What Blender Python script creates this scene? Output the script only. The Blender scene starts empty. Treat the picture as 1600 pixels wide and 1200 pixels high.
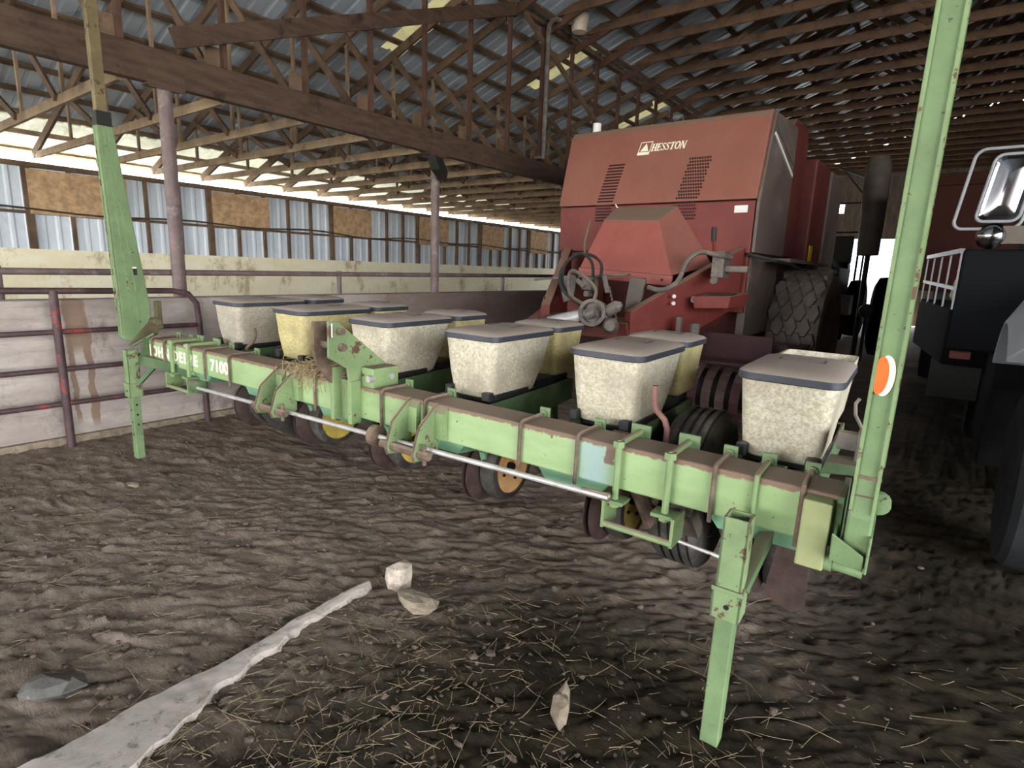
import bpy, math, random
from mathutils import Vector, Matrix, noise as mnoise
random.seed(7)
PI = math.pi
SC = bpy.context.scene
COL = SC.collection

# ------------------------------------------------------------------ helpers
class MB:
    """collects geometry for one mesh"""
    def __init__(s, off=(0, 0, 0)):
        s.v = []; s.f = []; s.off = Vector(off)
    def add(s, vs, fs):
        n = len(s.v)
        s.v += [tuple(Vector(p) - s.off) for p in vs]
        s.f += [tuple(i + n for i in f) for f in fs]
        return s
    def box(s, x0, x1, y0, y1, z0, z1):
        vs = [(x0, y0, z0), (x1, y0, z0), (x1, y1, z0), (x0, y1, z0), (x0, y0, z1), (x1, y0, z1), (x1, y1, z1), (x0, y1, z1)]
        return s.add(vs, [(0, 3, 2, 1), (4, 5, 6, 7), (0, 1, 5, 4), (1, 2, 6, 5), (2, 3, 7, 6), (3, 0, 4, 7)])
    def hexa(s, b, t):
        return s.add(list(b) + list(t), [(0, 3, 2, 1), (4, 5, 6, 7), (0, 1, 5, 4), (1, 2, 6, 5), (2, 3, 7, 6), (3, 0, 4, 7)])
    def bar(s, p, q, w, h, up=(0, 0, 1)):
        p = Vector(p); q = Vector(q); d = (q - p).normalized(); up = Vector(up)
        if abs(d.dot(up)) > .98: up = Vector((0, 1, 0))
        a = d.cross(up).normalized() * (w / 2); b = a.cross(d).normalized() * (h / 2)
        return s.hexa([p - a - b, p + a - b, p + a + b, p - a + b], [q - a - b, q + a - b, q + a + b, q - a + b])
    def tube(s, pts, r, n=10):
        pts = [Vector(p) for p in pts]; rings = []; vs = []; fs = []
        rr = r if isinstance(r, (list, tuple)) else [r] * len(pts)
        prev = None
        for i, p in enumerate(pts):
            d = (pts[min(i + 1, len(pts) - 1)] - pts[max(i - 1, 0)]).normalized()
            if prev is None:
                a = d.orthogonal().normalized()
            else:
                a = (prev - d * prev.dot(d)).normalized()
            prev = a; b = d.cross(a)
            for k in range(n):
                t = 2 * PI * k / n
                vs.append(p + (a * math.cos(t) + b * math.sin(t)) * rr[i])
        for i in range(len(pts) - 1):
            for k in range(n):
                k2 = (k + 1) % n
                fs.append((i * n + k, i * n + k2, (i + 1) * n + k2, (i + 1) * n + k))
        fs.append(tuple(range(n - 1, -1, -1))); m = (len(pts) - 1) * n
        fs.append(tuple(m + k for k in range(n)))
        return s.add(vs, fs)
    def cyl(s, p, q, r, n=20):
        return s.tube([p, q], r, n)
    def lathe(s, prof, o, axis, n=32, closed=False):
        """prof: list of (radius, distance along the axis)"""
        o = Vector(o); ax = Vector(axis).normalized(); a = ax.orthogonal().normalized(); b = ax.cross(a)
        vs = []; fs = []; m = len(prof)
        for k in range(n):
            t = 2 * PI * k / n; e = a * math.cos(t) + b * math.sin(t)
            for r, h in prof: vs.append(o + e * r + ax * h)
        rng = m if closed else m - 1
        for k in range(n):
            k2 = (k + 1) % n
            for j in range(rng):
                j2 = (j + 1) % m
                fs.append((k * m + j, k2 * m + j, k2 * m + j2, k * m + j2))
        if not closed:
            if prof[0][0] > 1e-6: fs.append(tuple(k * m for k in range(n - 1, -1, -1)))
            if prof[-1][0] > 1e-6: fs.append(tuple(k * m + m - 1 for k in range(n)))
        return s.add(vs, fs)
    def prism(s, poly, ext):
        """poly: planar list of 3-D points, extruded by vector ext"""
        n = len(poly); e = Vector(ext); vs = [Vector(p) for p in poly] + [Vector(p) + e for p in poly]
        fs = [tuple(range(n)), tuple(range(2 * n - 1, n - 1, -1))]
        fs += [(i, (i + n), ((i + 1) % n) + n, (i + 1) % n) for i in range(n)]
        return s.add(vs, fs)
    def loft(s, loops, cap=True):
        n = len(loops[0]); vs = [p for l in loops for p in l]; fs = []
        for i in range(len(loops) - 1):
            for k in range(n):
                k2 = (k + 1) % n
                fs.append((i * n + k, i * n + k2, (i + 1) * n + k2, (i + 1) * n + k))
        if cap:
            fs.append(tuple(range(n - 1, -1, -1))); m = (len(loops) - 1) * n
            fs.append(tuple(m + k for k in range(n)))
        return s.add(vs, fs)
    def build(s, name, m, parent=None, bevel=0, smooth=False, loc=None, recalc=True):
        me = bpy.data.meshes.new(name)
        me.from_pydata(s.v, [], s.f); me.update()
        if recalc:
            import bmesh
            bm = bmesh.new(); bm.from_mesh(me); bmesh.ops.recalc_face_normals(bm, faces=bm.faces); bm.to_mesh(me); bm.free()
        o = bpy.data.objects.new(name, me); COL.objects.link(o)
        if m: me.materials.append(m)
        if parent: o.parent = parent
        if loc: o.location = loc
        if bevel:
            b = o.modifiers.new('bevel', 'BEVEL'); b.width = bevel; b.segments = 2; b.limit_method = 'ANGLE'; b.angle_limit = .6
        if smooth:
            for p in me.polygons: p.use_smooth = True
            try: me.set_sharp_from_angle(angle=smooth if isinstance(smooth, float) else .7)
            except Exception: pass
        return o

def rrect(cx, cy, z, hx, hy, r, n=5):
    out = []
    for sx, sy, a0 in ((1, 1, 0), (-1, 1, PI / 2), (-1, -1, PI), (1, -1, 1.5 * PI)):
        for k in range(n + 1):
            a = a0 + PI / 2 * k / n
            out.append((cx + sx * (hx - r) + r * math.cos(a), cy + sy * (hy - r) + r * math.sin(a), z))
    return out

def empty(name, loc=(0, 0, 0)):
    o = bpy.data.objects.new(name, None); COL.objects.link(o); o.location = loc; o.empty_display_size = .1
    return o
def tag(o, label=None, cat=None, group=None, kind=None):
    if label: o['label'] = label
    if cat: o['category'] = cat
    if group: o['group'] = group
    if kind: o['kind'] = kind
    return o
def struct(o):
    o['kind'] = 'structure'; return o
def dup(o, parent=None, loc=None):
    c = o.copy(); COL.objects.link(c)
    if parent: c.parent = parent
    if loc is not None: c.location = loc
    for ch in list(o.children): dup(ch, c)
    return c

# ------------------------------------------------------------------ materials
def lin(c):
    if isinstance(c, str):
        c = [int(c[i:i + 2], 16) / 255 for i in (0, 2, 4)]
        c = [x / 12.92 if x <= .04045 else ((x + .055) / 1.055) ** 2.4 for x in c]
    return (*c[:3], 1)

class NT:
    def __init__(s, name):
        s.m = bpy.data.materials.new(name); s.m.use_nodes = True; s.t = s.m.node_tree
        s.b = s.t.nodes['Principled BSDF']; s.out = s.t.nodes['Material Output']; s.co = None
    def n(s, kind, **kw):
        o = s.t.nodes.new(kind)
        for k, v in kw.items(): setattr(o, k, v)
        return o
    def l(s, a, b): s.t.links.new(a, b)
    def coords(s, world=False, rnd=True):
        if world:
            g = s.n('ShaderNodeNewGeometry'); s.co = g.outputs['Position']
        else:
            tc = s.n('ShaderNodeTexCoord'); src = tc.outputs['Object']
            if rnd:
                oi = s.n('ShaderNodeObjectInfo'); mu = s.n('ShaderNodeVectorMath', operation='MULTIPLY_ADD')
                cb = s.n('ShaderNodeCombineXYZ')
                for i in range(3): s.l(oi.outputs['Random'], cb.inputs[i])
                s.l(cb.outputs[0], mu.inputs[0]); mu.inputs[1].default_value = (37, 53, 71); s.l(src, mu.inputs[2])
                src = mu.outputs[0]
            s.co = src
        return s.co
    def mapped(s, scale):
        mp = s.n('ShaderNodeMapping'); mp.inputs['Scale'].default_value = scale; s.l(s.co, mp.inputs[0]); return mp.outputs[0]
    def noise(s, scale, detail=5, rough=.6, vec=None, dist=0):
        o = s.n('ShaderNodeTexNoise'); o.inputs['Scale'].default_value = scale; o.inputs['Detail'].default_value = detail
        o.inputs['Roughness'].default_value = rough; o.inputs['Distortion'].default_value = dist
        s.l(vec if vec is not None else s.co, o.inputs['Vector']); return o.outputs['Fac']
    def ramp(s, fac, a, b):
        o = s.n('ShaderNodeMapRange'); o.inputs['From Min'].default_value = a; o.inputs['From Max'].default_value = b
        o.interpolation_type = 'SMOOTHSTEP'; s.l(fac, o.inputs['Value']); return o.outputs['Result']
    def math(s, op, a, b=None):
        o = s.n('ShaderNodeMath', operation=op)
        for i, x in enumerate((a, b)):
            if x is None: continue
            if isinstance(x, (int, float)): o.inputs[i].default_value = x
            else: s.l(x, o.inputs[i])
        return o.outputs[0]
    def mix(s, fac, a, b):
        o = s.n('ShaderNodeMix', data_type='RGBA')
        if isinstance(fac, (int, float)): o.inputs[0].default_value = fac
        else: s.l(fac, o.inputs[0])
        for i, x in ((6, a), (7, b)):
            if isinstance(x, (tuple, list)): o.inputs[i].default_value = x
            else: s.l(x, o.inputs[i])
        return o.outputs[2]
    def bump(s, h, strength=.5, dist=.01):
        o = s.n('ShaderNodeBump'); o.inputs['Strength'].default_value = strength; o.inputs['Distance'].default_value = dist
        s.l(h, o.inputs['Height']); s.l(o.outputs[0], s.b.inputs['Normal'])
    def up(s, a=.35, b=.85):
        g = s.n('ShaderNodeNewGeometry'); sp = s.n('ShaderNodeSeparateXYZ'); s.l(g.outputs['Normal'], sp.inputs[0])
        return s.ramp(sp.outputs['Z'], a, b)

def surf(name, base, var=.25, vs=5, rough=.7, metal=0, spots=None, spots2=None, dust=None, grime=None, bump=None, stretch=(1, 1, 1), world=False, spec=.4):
    """worn surface: base colour with variation, spots (rust, chips), grime, dust settled on upward faces"""
    t = NT(name); t.coords(world); base = lin(base)
    vec = t.mapped(stretch)
    n1 = t.noise(vs, 6, .65, vec)
    dk = tuple(x * (1 - var) for x in base[:3]) + (1,); lt = tuple(min(1, x * (1 + var)) for x in base[:3]) + (1,)
    c = t.mix(t.ramp(n1, .3, .7), dk, lt)
    if grime:
        col, sc, a, b = grime
        c = t.mix(t.math('MULTIPLY', t.ramp(t.noise(sc, 6, .7, vec), a, b), .8), c, lin(col))
    for sp in (spots, spots2):
        if sp:
            col, sc, a, b = sp
            c = t.mix(t.ramp(t.noise(sc, 5, .7), a, b), c, lin(col))
    if dust:
        col, amt = dust
        f = t.math('MULTIPLY', t.up(), t.ramp(t.noise(9, 5, .7), .5 - amt * .45, .75 - amt * .45))
        c = t.mix(f, c, lin(col))
    t.l(c, t.b.inputs['Base Color'])
    t.b.inputs['Roughness'].default_value = rough; t.b.inputs['Metallic'].default_value = metal
    t.b.inputs['Specular IOR Level'].default_value = spec
    if bump: t.bump(t.noise(bump[0], 5, .7, vec), bump[1], bump[2] if len(bump) > 2 else .004)
    return t.m

DUST = '8f7d6c'
RUST = '5a4132'
M = {}
M['green'] = surf('green_paint', '7c9263', .18, 4, .6, spots=(RUST, 16, .635, .67), spots2=('4c3a2c', 60, .655, .70), dust=('82705f', .9), grime=('7f8d66', 3, .5, .8))
M['green_worn'] = surf('worn_green_paint', '768a60', .2, 4, .65, spots=(RUST, 11, .575, .61), spots2=('4c3a2c', 50, .62, .67), dust=('82705f', .9), grime=('6f7d58', 3, .5, .8))
M['green_dk'] = surf('dark_green_paint', '4f6644', .25, 4, .65, spots=(RUST, 14, .62, .7), dust=('6d6252', .9))
M['green_mark'] = surf('marker_green_paint', '6b8159', .18, 5, .6, spots=('3f3a2c', 24, .645, .68), spots2=(RUST, 75, .655, .70), grime=('7b9067', 6, .5, .8))
M['green_teal'] = surf('teal_green_paint', '6b9474', .15, 5, .6, spots=(RUST, 22, .66, .73))
M['tan'] = surf('old_yellow_steel', '6d5f3f', .3, 6, .6, spots=('3a2c22', 12, .52, .62))
M['rust'] = surf('rusty_steel', '6a584b', .35, 14, .85, spots=('857365', 20, .6, .75), dust=(DUST, .5))
M['rod'] = surf('bare_steel', 'b9b5b2', .2, 8, .4, .3, spots=('7d6a5c', 12, .58, .7))
M['steelgrey'] = surf('dusty_grey_steel', '625b55', .4, 10, .6, .2, spots=('5b4a40', 14, .55, .7), dust=(DUST, .7))
M['black'] = surf('black_plastic', '1d1e20', .3, 8, .6, dust=('5d554e', .35))
M['rubber'] = surf('dusty_rubber', '36322f', .35, 7, .85, grime=('6d665f', 4, .5, .75), bump=(40, .3))
M['pinkrod'] = surf('faded_pink_rod', '7d5750', .2, 12, .7, spots=('5d463c', 16, .58, .7))
M['tuft'] = surf('bright_straw', 'a08d6c', .35, 30, .8)
M['disc'] = surf('brown_disc_steel', '43332e', .35, 12, .65, .1, spots=('6a5a52', 9, .6, .75))
M['yellow'] = surf('yellow_wheel_paint', 'd6bb5c', .2, 8, .6, spots=('6b4a2a', 14, .62, .7), grime=('b79c6b', 5, .48, .8))
M['orange_rim'] = surf('faded_orange_rim', 'd9a873', .2, 8, .6, spots=('8a5a3a', 12, .6, .7))
M['lid'] = surf('slate_lid_plastic', '33363f', .2, 8, .55, dust=('9c8f84', 1.3))
M['emblem'] = surf('lid_relief', '4a4341', .1, 8, .7)
M['letter'] = surf('cream_lettering', 'f0ead0', .08, 10, .6)
M['red'] = surf('faded_red_paint', '6b2b25', .12, 2.5, .6, spots=('6b2b22', 5, .62, .75), grime=('7d463b', 1.6, .45, .85), dust=('8a6f60', .8))
M['red_dk'] = surf('dusty_dark_red_paint', '5a2722', .2, 3, .65, spots=('54302a', 7, .58, .72), grime=('6b4238', 2, .5, .8), dust=('6d5c4f', .8))
M['hood_dust'] = surf('hazy_red_paint', '825245', .08, 2, .6, spots=('80442f', 3, .62, .8), grime=('834a3a', 1.2, .45, .75), dust=('87705f', 1.0))
M['shroud'] = surf('pinkish_red_paint', '8f4e46', .1, 2.5, .6, spots=('8a4035', 4, .62, .75), dust=('84705f', 1.1))
M['ventdark'] = surf('vent_opening', '2c1412', .2, 10, .8)
M['sidegrey'] = surf('brown_grey_panel', '5a4e47', .15, 3, .55, grime=('83706a', 2, .45, .8))
M['white'] = surf('white_paint', 'dcdad6', .06, 6, .5)
M['yellowdecal'] = surf('yellow_decal', 'e2b32c', .06, 6, .5)
M['tyre'] = surf('dirty_grey_tyre', '6a6059', .25, 5, .9, grime=('736860', 4, .45, .8), bump=(30, .3))
M['tyre_dk'] = surf('black_tyre', '121212', .3, 6, .9, spec=.1)
M['navy'] = surf('black_navy_paint', '07090d', .2, 4, .75, spec=.15)
M['fender'] = surf('grey_white_fender', '85888c', .08, 4, .4)
M['rail'] = surf('white_rail_paint', 'b5b5b8', .1, 6, .5)
M['gate'] = surf('gate_pipe_paint', '4b383a', .3, 8, .55, spots=('8a3a36', 3.2, .56, .66), spots2=('86797a', 14, .62, .74))
M['post'] = surf('steel_post_paint', '6b5a58', .25, 5, .6, spots=('857a78', 6, .55, .7))
M['orange'] = surf('orange_reflector', 'e2601c', .12, 20, .35)
M['stone'] = surf('pale_stone', 'b3a596', .3, 18, .9, spots=('7d6f60', 26, .55, .7), bump=(40, .8, .01))
M['stone_br'] = surf('brown_stone', '857866', .3, 18, .9, spots=('a4988a', 14, .58, .7), bump=(40, .8, .01))
M['stone_dk'] = surf('slate_stone', '55524e', .3, 14, .8, spots=('86807a', 20, .6, .7), bump=(40, .6, .01))
M['straw'] = surf('straw', '7d6d54', .4, 30, .8)
M['clod'] = surf('dirt_clod', '5e5046', .3, 20, .95)
M['woodbeam'] = surf('stained_beam_wood', '4a382c', .3, 3, .8, spots=('2a1d16', 2.2, .55, .68), stretch=(6, 1, 6), bump=(30, .4))
M['wood'] = surf('aged_truss_wood', '64503f', .35, 3, .8, spots=('46342a', 4, .55, .72), bump=(30, .3))
M['woodlight'] = surf('pale_truss_wood', '8a755d', .3, 3, .8, spots=('5e4836', 4, .55, .72), bump=(30, .3))
M['woodred'] = surf('red_brown_stud_wood', '4f362a', .3, 4, .8, spots=('3e281f', 5, .55, .7), bump=(30, .3))
M['osb'] = surf('strand_board', 'b39472', .3, 9, .85, spots=('70543b', 16, .6, .72), spots2=('c7a983', 22, .58, .7))
M['cable'] = surf('dark_cable', '3f352f', .2, 5, .7)
M['lampglass'] = surf('dusty_lamp_lens', 'b7a898', .1, 8, .4)
M['lampgrey'] = surf('aged_lamp_housing', '8f8276', .15, 8, .6)
M['floodblack'] = surf('floodlight_housing', '17150f', .2, 8, .6)
M['red_deep'] = surf('deep_red_paint', '33151a', .3, 5, .7, dust=('4c3d36', .5))
M['bed'] = surf('dark_trailer_bed', '0f0d0c', .3, 5, .9, spec=.1)
M['wagon'] = surf('deep_brown_red_paint', '35170f', .2, 2, .7, grime=('2b1510', 2, .5, .8), spec=.15)
M['ceilwood'] = surf('dark_ceiling_wood', '5b4434', .3, 3, .85, spots=('3b2b22', 4, .55, .72))
M['roofdark'] = surf('dark_roof_sheet', '2c2622', .3, 2, .9)  # right slope coloured darker than the left slope
M['olive'] = surf('olive_rusted_iron', '57533a', .3, 10, .8, spots=(RUST, 14, .5, .65))
M['darkmach'] = surf('dark_green_machine', '1f2a20', .3, 4, .7)
M['darkgrey'] = surf('dark_grey_pipe', '5c534b', .2, 4, .7)
M['farwood'] = surf('grey_end_boards', '6e6459', .3, 2, .85, stretch=(6, 1, 1))

def hopper_mat(name, a, b, dirt):
    t = NT(name); t.coords()
    w = t.n('ShaderNodeTexVoronoi'); w.inputs['Scale'].default_value = 70; t.l(t.mapped((1, 1, .7)), w.inputs['Vector'])
    n1 = t.noise(62, 6, .75, dist=.5); n2 = t.noise(4, 4, .6)
    c = t.mix(t.ramp(n1, .36, .64), lin(b), lin(a))
    c = t.mix(t.math('MULTIPLY', t.ramp(n2, .42, .7), .75), c, lin(dirt))
    c = t.mix(t.math('MULTIPLY', t.ramp(t.noise(95, 3, .6, dist=.4), .56, .7), .4), c, lin('8d8168'))
    t.l(c, t.b.inputs['Base Color']); t.b.inputs['Roughness'].default_value = .6
    t.b.inputs['Specular IOR Level'].default_value = .3
    t.bump(n1, .25, .004); return t.m
M['hop_white'] = hopper_mat('weathered_cream_plastic', 'd2ccbc', 'aba184', '9c9080')
M['hop_yellow'] = hopper_mat('weathered_yellow_plastic', 'd2c795', 'b3a269', '9a8d69')
M['hop_grey'] = hopper_mat('weathered_grey_plastic', 'b9b3a4', '9d947f', '877d72')

def metal_sheet(name, tint, spots, met=.2):
    t = NT(name); t.coords(True)
    n = t.noise(1.2, 6, .7, t.mapped((1, 1, .35)))
    c = t.mix(t.ramp(n, .3, .72), lin(tint), lin('c3ceda'))
    c = t.mix(t.math('MULTIPLY', t.ramp(t.noise(2.5, 6, .75), .55, .75), .7), c, lin(spots))
    t.l(c, t.b.inputs['Base Color']); t.b.inputs['Metallic'].default_value = met; t.b.inputs['Roughness'].default_value = .5
    return t.m
M['roofmetal'] = metal_sheet('galvanised_roof_sheet', 'aab8c6', '5c5651')
M['wallmetal'] = metal_sheet('galvanised_wall_sheet', 'e3edf6', 'b4bcc2', .0)

def translucent(name, col, k=.6):
    t = NT(name); t.coords(True)
    c = t.mix(t.ramp(t.noise(2, 5, .7), .35, .7), lin(col), tuple(x * .6 for x in lin(col)[:3]) + (1,))
    tr = t.n('ShaderNodeBsdfTranslucent'); t.l(c, tr.inputs['Color'])
    mx = t.n('ShaderNodeMixShader'); mx.inputs[0].default_value = k
    t.l(c, t.b.inputs['Base Color']); t.b.inputs['Roughness'].default_value = .6
    t.l(t.b.outputs[0], mx.inputs[1]); t.l(tr.outputs[0], mx.inputs[2]); t.l(mx.outputs[0], t.out.inputs['Surface'])
    return t.m
M['fibre'] = translucent('pale_fibreglass_sheet', 'dcd8c0', .05)
M['fibre_y'] = translucent('yellowed_fibreglass_sheet', '8f8560', .08)

def concrete(name, a, b, stain, sscale):
    t = NT(name); t.coords(True)
    c = t.mix(t.ramp(t.noise(2.2, 6, .7, t.mapped((1, .5, 1.4))), .3, .7), lin(a), lin(b))
    c = t.mix(t.math('MULTIPLY', t.ramp(t.noise(sscale, 6, .75, t.mapped((1, 1, .6))), .53, .68), .8), c, lin(stain))
    c = t.mix(t.math('MULTIPLY', t.ramp(t.noise(26, 4, .7), .62, .72), .5), c, lin('6f6258'))
    t.l(c, t.b.inputs['Base Color']); t.b.inputs['Roughness'].default_value = .9
    t.bump(t.noise(18, 6, .7, t.mapped((1, .35, 1.5))), .5, .01)
    return t, c
t_, c_ = concrete('whitewashed_barrier_concrete', '988c86', 'bcb2aa', '786b63', 2.2)
c_ = t_.mix(t_.math('MULTIPLY', t_.ramp(t_.noise(3.5, 6, .75, t_.mapped((1, .22, 4))), .5, .72), .6), c_, lin('7d716a'))
# brown run-off stain on the barrier face
sp = t_.n('ShaderNodeSeparateXYZ'); t_.l(t_.co, sp.inputs[0])
def stain_band(y0, w0, ztop, zbot):
    wob = t_.math('MULTIPLY', t_.math('SUBTRACT', t_.noise(5, 3, .6), .5), .09)
    d = t_.math('ABSOLUTE', t_.math('ADD', t_.math('SUBTRACT', sp.outputs['Y'], y0), wob))
    f = t_.ramp(d, w0, w0 * .75)
    g = t_.math('MULTIPLY', t_.ramp(sp.outputs['Z'], zbot, zbot + .12), t_.ramp(sp.outputs['Z'], ztop + .05, ztop))
    return t_.math('MULTIPLY', f, g)
f_ = t_.math('MAXIMUM', stain_band(1.63, .095, 1.3, .72), t_.math('MAXIMUM', stain_band(1.575, .022, .9, .1), stain_band(1.70, .035, .9, .05)))
c2_ = t_.mix(t_.math('MULTIPLY', f_, .8), c_, lin('7a5f49'))
c2_ = t_.mix(t_.math('MULTIPLY', t_.ramp(sp.outputs['Y'], 3.6, 6.2), .8), c2_, lin('6f5a50'))
t_.l(c2_, t_.b.inputs['Base Color']); M['barrier'] = t_.m
M['wallcon'] = concrete('cream_wall_concrete', 'ece3c0', 'f5f0d8', 'a89668', 1.7)[0].m
M['curb'] = concrete('broken_curb_concrete', '968b82', 'afa49b', '61574f', 13)[0].m

def ground_mat():
    t = NT('barn_dirt'); t.coords(True)
    mp = t.n('ShaderNodeMapping'); mp.inputs['Rotation'].default_value = (0, 0, -.73); mp.inputs['Scale'].default_value = (1, 2.6, 1); t.l(t.co, mp.inputs[0]); st = mp.outputs[0]
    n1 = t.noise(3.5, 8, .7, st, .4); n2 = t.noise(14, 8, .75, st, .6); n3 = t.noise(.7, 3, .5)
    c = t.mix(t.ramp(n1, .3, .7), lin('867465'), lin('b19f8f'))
    c = t.mix(t.math('MULTIPLY', t.ramp(n2, .5, .68), .4), c, lin('54473d'))  # darker flecks paint shade into the crevices
    # dark damp litter, deepened with painted shade, right of the old kerb line
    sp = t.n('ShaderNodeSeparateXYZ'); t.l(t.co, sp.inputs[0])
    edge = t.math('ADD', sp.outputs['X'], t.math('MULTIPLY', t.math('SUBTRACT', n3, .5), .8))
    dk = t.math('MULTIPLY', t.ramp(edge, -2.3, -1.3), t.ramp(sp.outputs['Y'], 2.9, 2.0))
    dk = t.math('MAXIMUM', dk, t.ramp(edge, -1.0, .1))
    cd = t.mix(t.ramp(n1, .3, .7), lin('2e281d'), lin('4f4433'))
    cd = t.mix(t.math('MULTIPLY', t.ramp(n2, .5, .68), .5), cd, lin('211b14'))  # crevice shade painted over the litter too
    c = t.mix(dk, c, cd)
    c = t.mix(t.math('MULTIPLY', t.ramp(n3, .56, .72), .45), c, lin('9a8c7e'))
    t.l(c, t.b.inputs['Base Color']); t.b.inputs['Roughness'].default_value = .95; t.b.inputs['Specular IOR Level'].default_value = .15
    h = t.math('ADD', t.math('MULTIPLY', t.noise(11, 8, .72, st, .8), .7), t.math('MULTIPLY', t.noise(48, 6, .8, st, .6), .5))
    t.bump(h, 1.0, .05); return t.m
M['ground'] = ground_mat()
def yard_mat():
    t = NT('pale_yard_gravel'); t.coords(True)
    c = t.mix(t.noise(1.5, 5, .7), lin('b5ada0'), lin('cbc4b8'))
    t.l(c, t.b.inputs['Base Color']); t.b.inputs['Roughness'].default_value = .95; return t.m
M['yard'] = yard_mat()
def chrome():
    t = NT('mirror_chrome'); t.b.inputs['Base Color'].default_value = (.30, .30, .32, 1); t.b.inputs['Metallic'].default_value = 1; t.b.inputs['Roughness'].default_value = .16; return t.m
M['chrome'] = chrome()
def glassy():
    t = NT('windscreen_glass'); t.b.inputs['Base Color'].default_value = (.02, .025, .03, 1); t.b.inputs['Roughness'].default_value = .08; return t.m
M['glass'] = glassy()
M['endpost'] = surf('olive_cream_paint', '8f9468', .12, 5, .6, spots=('5a5236', 20, .63, .68))
M['flap'] = surf('grey_dusty_rubber', '303133', .2, 5, .9, spec=.15)

def bar_mat():
    t = NT('toolbar_green_paint'); t.coords(False, False)
    n1 = t.noise(3.5, 6, .65, t.mapped((.5, 1, 2)))
    c = t.mix(t.ramp(n1, .3, .7), lin('849c68'), lin('9bb280'))
    sp = t.n('ShaderNodeSeparateXYZ'); t.l(t.co, sp.inputs[0])
    wob = t.math('MULTIPLY', t.math('SUBTRACT', t.noise(14, 5, .7), .5), .16)
    dx = t.math('ABSOLUTE', t.math('ADD', t.math('SUBTRACT', sp.outputs['X'], 1.50), wob))
    c = t.mix(t.math('MULTIPLY', t.ramp(dx, .11, .02), .55), c, lin('8ea6bb'))      # blue overspray
    dx2 = t.math('ABSOLUTE', t.math('ADD', t.math('SUBTRACT', sp.outputs['X'], 1.575), t.math('MULTIPLY', wob, .35)))
    dz2 = t.ramp(sp.outputs['Z'], .875, .885)
    c = t.mix(t.math('MULTIPLY', t.ramp(dx2, .026, .018), dz2), c, lin('6d5a50'))     # rusty smear
    dx3 = t.math('ABSOLUTE', t.math('ADD', t.math('SUBTRACT', sp.outputs['X'], -.49), t.math('MULTIPLY', wob, .4)))
    c = t.mix(t.math('MULTIPLY', t.ramp(dx3, .035, .022), t.ramp(sp.outputs['Z'], .86, .88)), c, lin('6e4139'))
    # flaking along the top edge and lower edge
    ed = t.ramp(t.math('ADD', sp.outputs['Z'], t.math('MULTIPLY', t.math('SUBTRACT', t.noise(24, 6, .8), .5), .05)), .942, .952)
    c = t.mix(ed, c, lin('7a5f4e'))
    c = t.mix(t.ramp(t.noise(45, 5, .75), .64, .69), c, lin('4f4030'))
    c = t.mix(t.ramp(t.noise(12, 5, .75), .65, .69), c, lin(RUST))
    d = t.math('MULTIPLY', t.up(), t.ramp(t.noise(7, 5, .7), .05, .4))
    c = t.mix(d, c, lin('857263'))
    t.l(c, t.b.inputs['Base Color']); t.b.inputs['Roughness'].default_value = .6; return t.m
M['bar'] = bar_mat()

# ------------------------------------------------------------------ ground
def ground_h(x, y):
    a_ = x * .74 + y * .67; b_ = -x * .67 + y * .74
    v = Vector((x * 1.0, y * 2.0, .3))
    h = mnoise.fractal(v * 1.3, 1.0, 2.0, 4) * .012 + mnoise.fractal(Vector((a_ * 4.2, b_ * 13, 1.7)), .8, 2.0, 4) * .013
    r = abs(mnoise.noise(Vector((a_ * 4.4, b_ * 14, 2))))
    h -= (.14 - r) * .09 if r < .14 else 0
    h += max(0, mnoise.noise(Vector((x * 14, y * 14, 7))) - .2) * .03
    return h - .02
def steps(segs):
    out = []
    for a, b, st in segs:
        n = max(1, round((b - a) / st)); out += [a + (b - a) * i / n for i in range(n)]
    return out + [segs[-1][1]]
gx = steps(((-60, -14, 8), (-14, -6.6, .8), (-6.6, -4, .05), (-4, .9, .019), (.9, 3, .15), (3, 12, 1), (12, 60, 8)))
gy = steps(((-60, -9, 8), (-9, -4, 2), (-4, 0, .5), (0, .3, .05), (.3, 3.0, .019), (3.0, 3.4, .03), (3.4, 6, .06), (6, 12, .3), (12, 28, 2), (28, 70, 7)))
g = MB(); nx = len(gx)
g.v = [(x, y, ground_h(x, y) if -6.7 < x < 3.5 and -1 < y < 12 else -.02) for y in gy for x in gx]
g.f = [(j * nx + i, j * nx + i + 1, (j + 1) * nx + i + 1, (j + 1) * nx + i) for j in range(len(gy) - 1) for i in range(nx - 1)]
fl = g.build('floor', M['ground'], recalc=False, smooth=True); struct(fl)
for p in fl.data.polygons: p.use_smooth = True
# outside yard beyond the two ends and the open eaves
yd = MB()
yd.box(-60, -13.2, -60, 70, -.06, .02); yd.box(12, 60, -60, 70, -.06, .02); yd.box(-13.2, 12, 27.6, 70, -.06, .02); yd.box(-13.2, 12, -60, -9.2, -.06, .02)
struct(yd.build('floor_yard', M['yard']))

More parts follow.
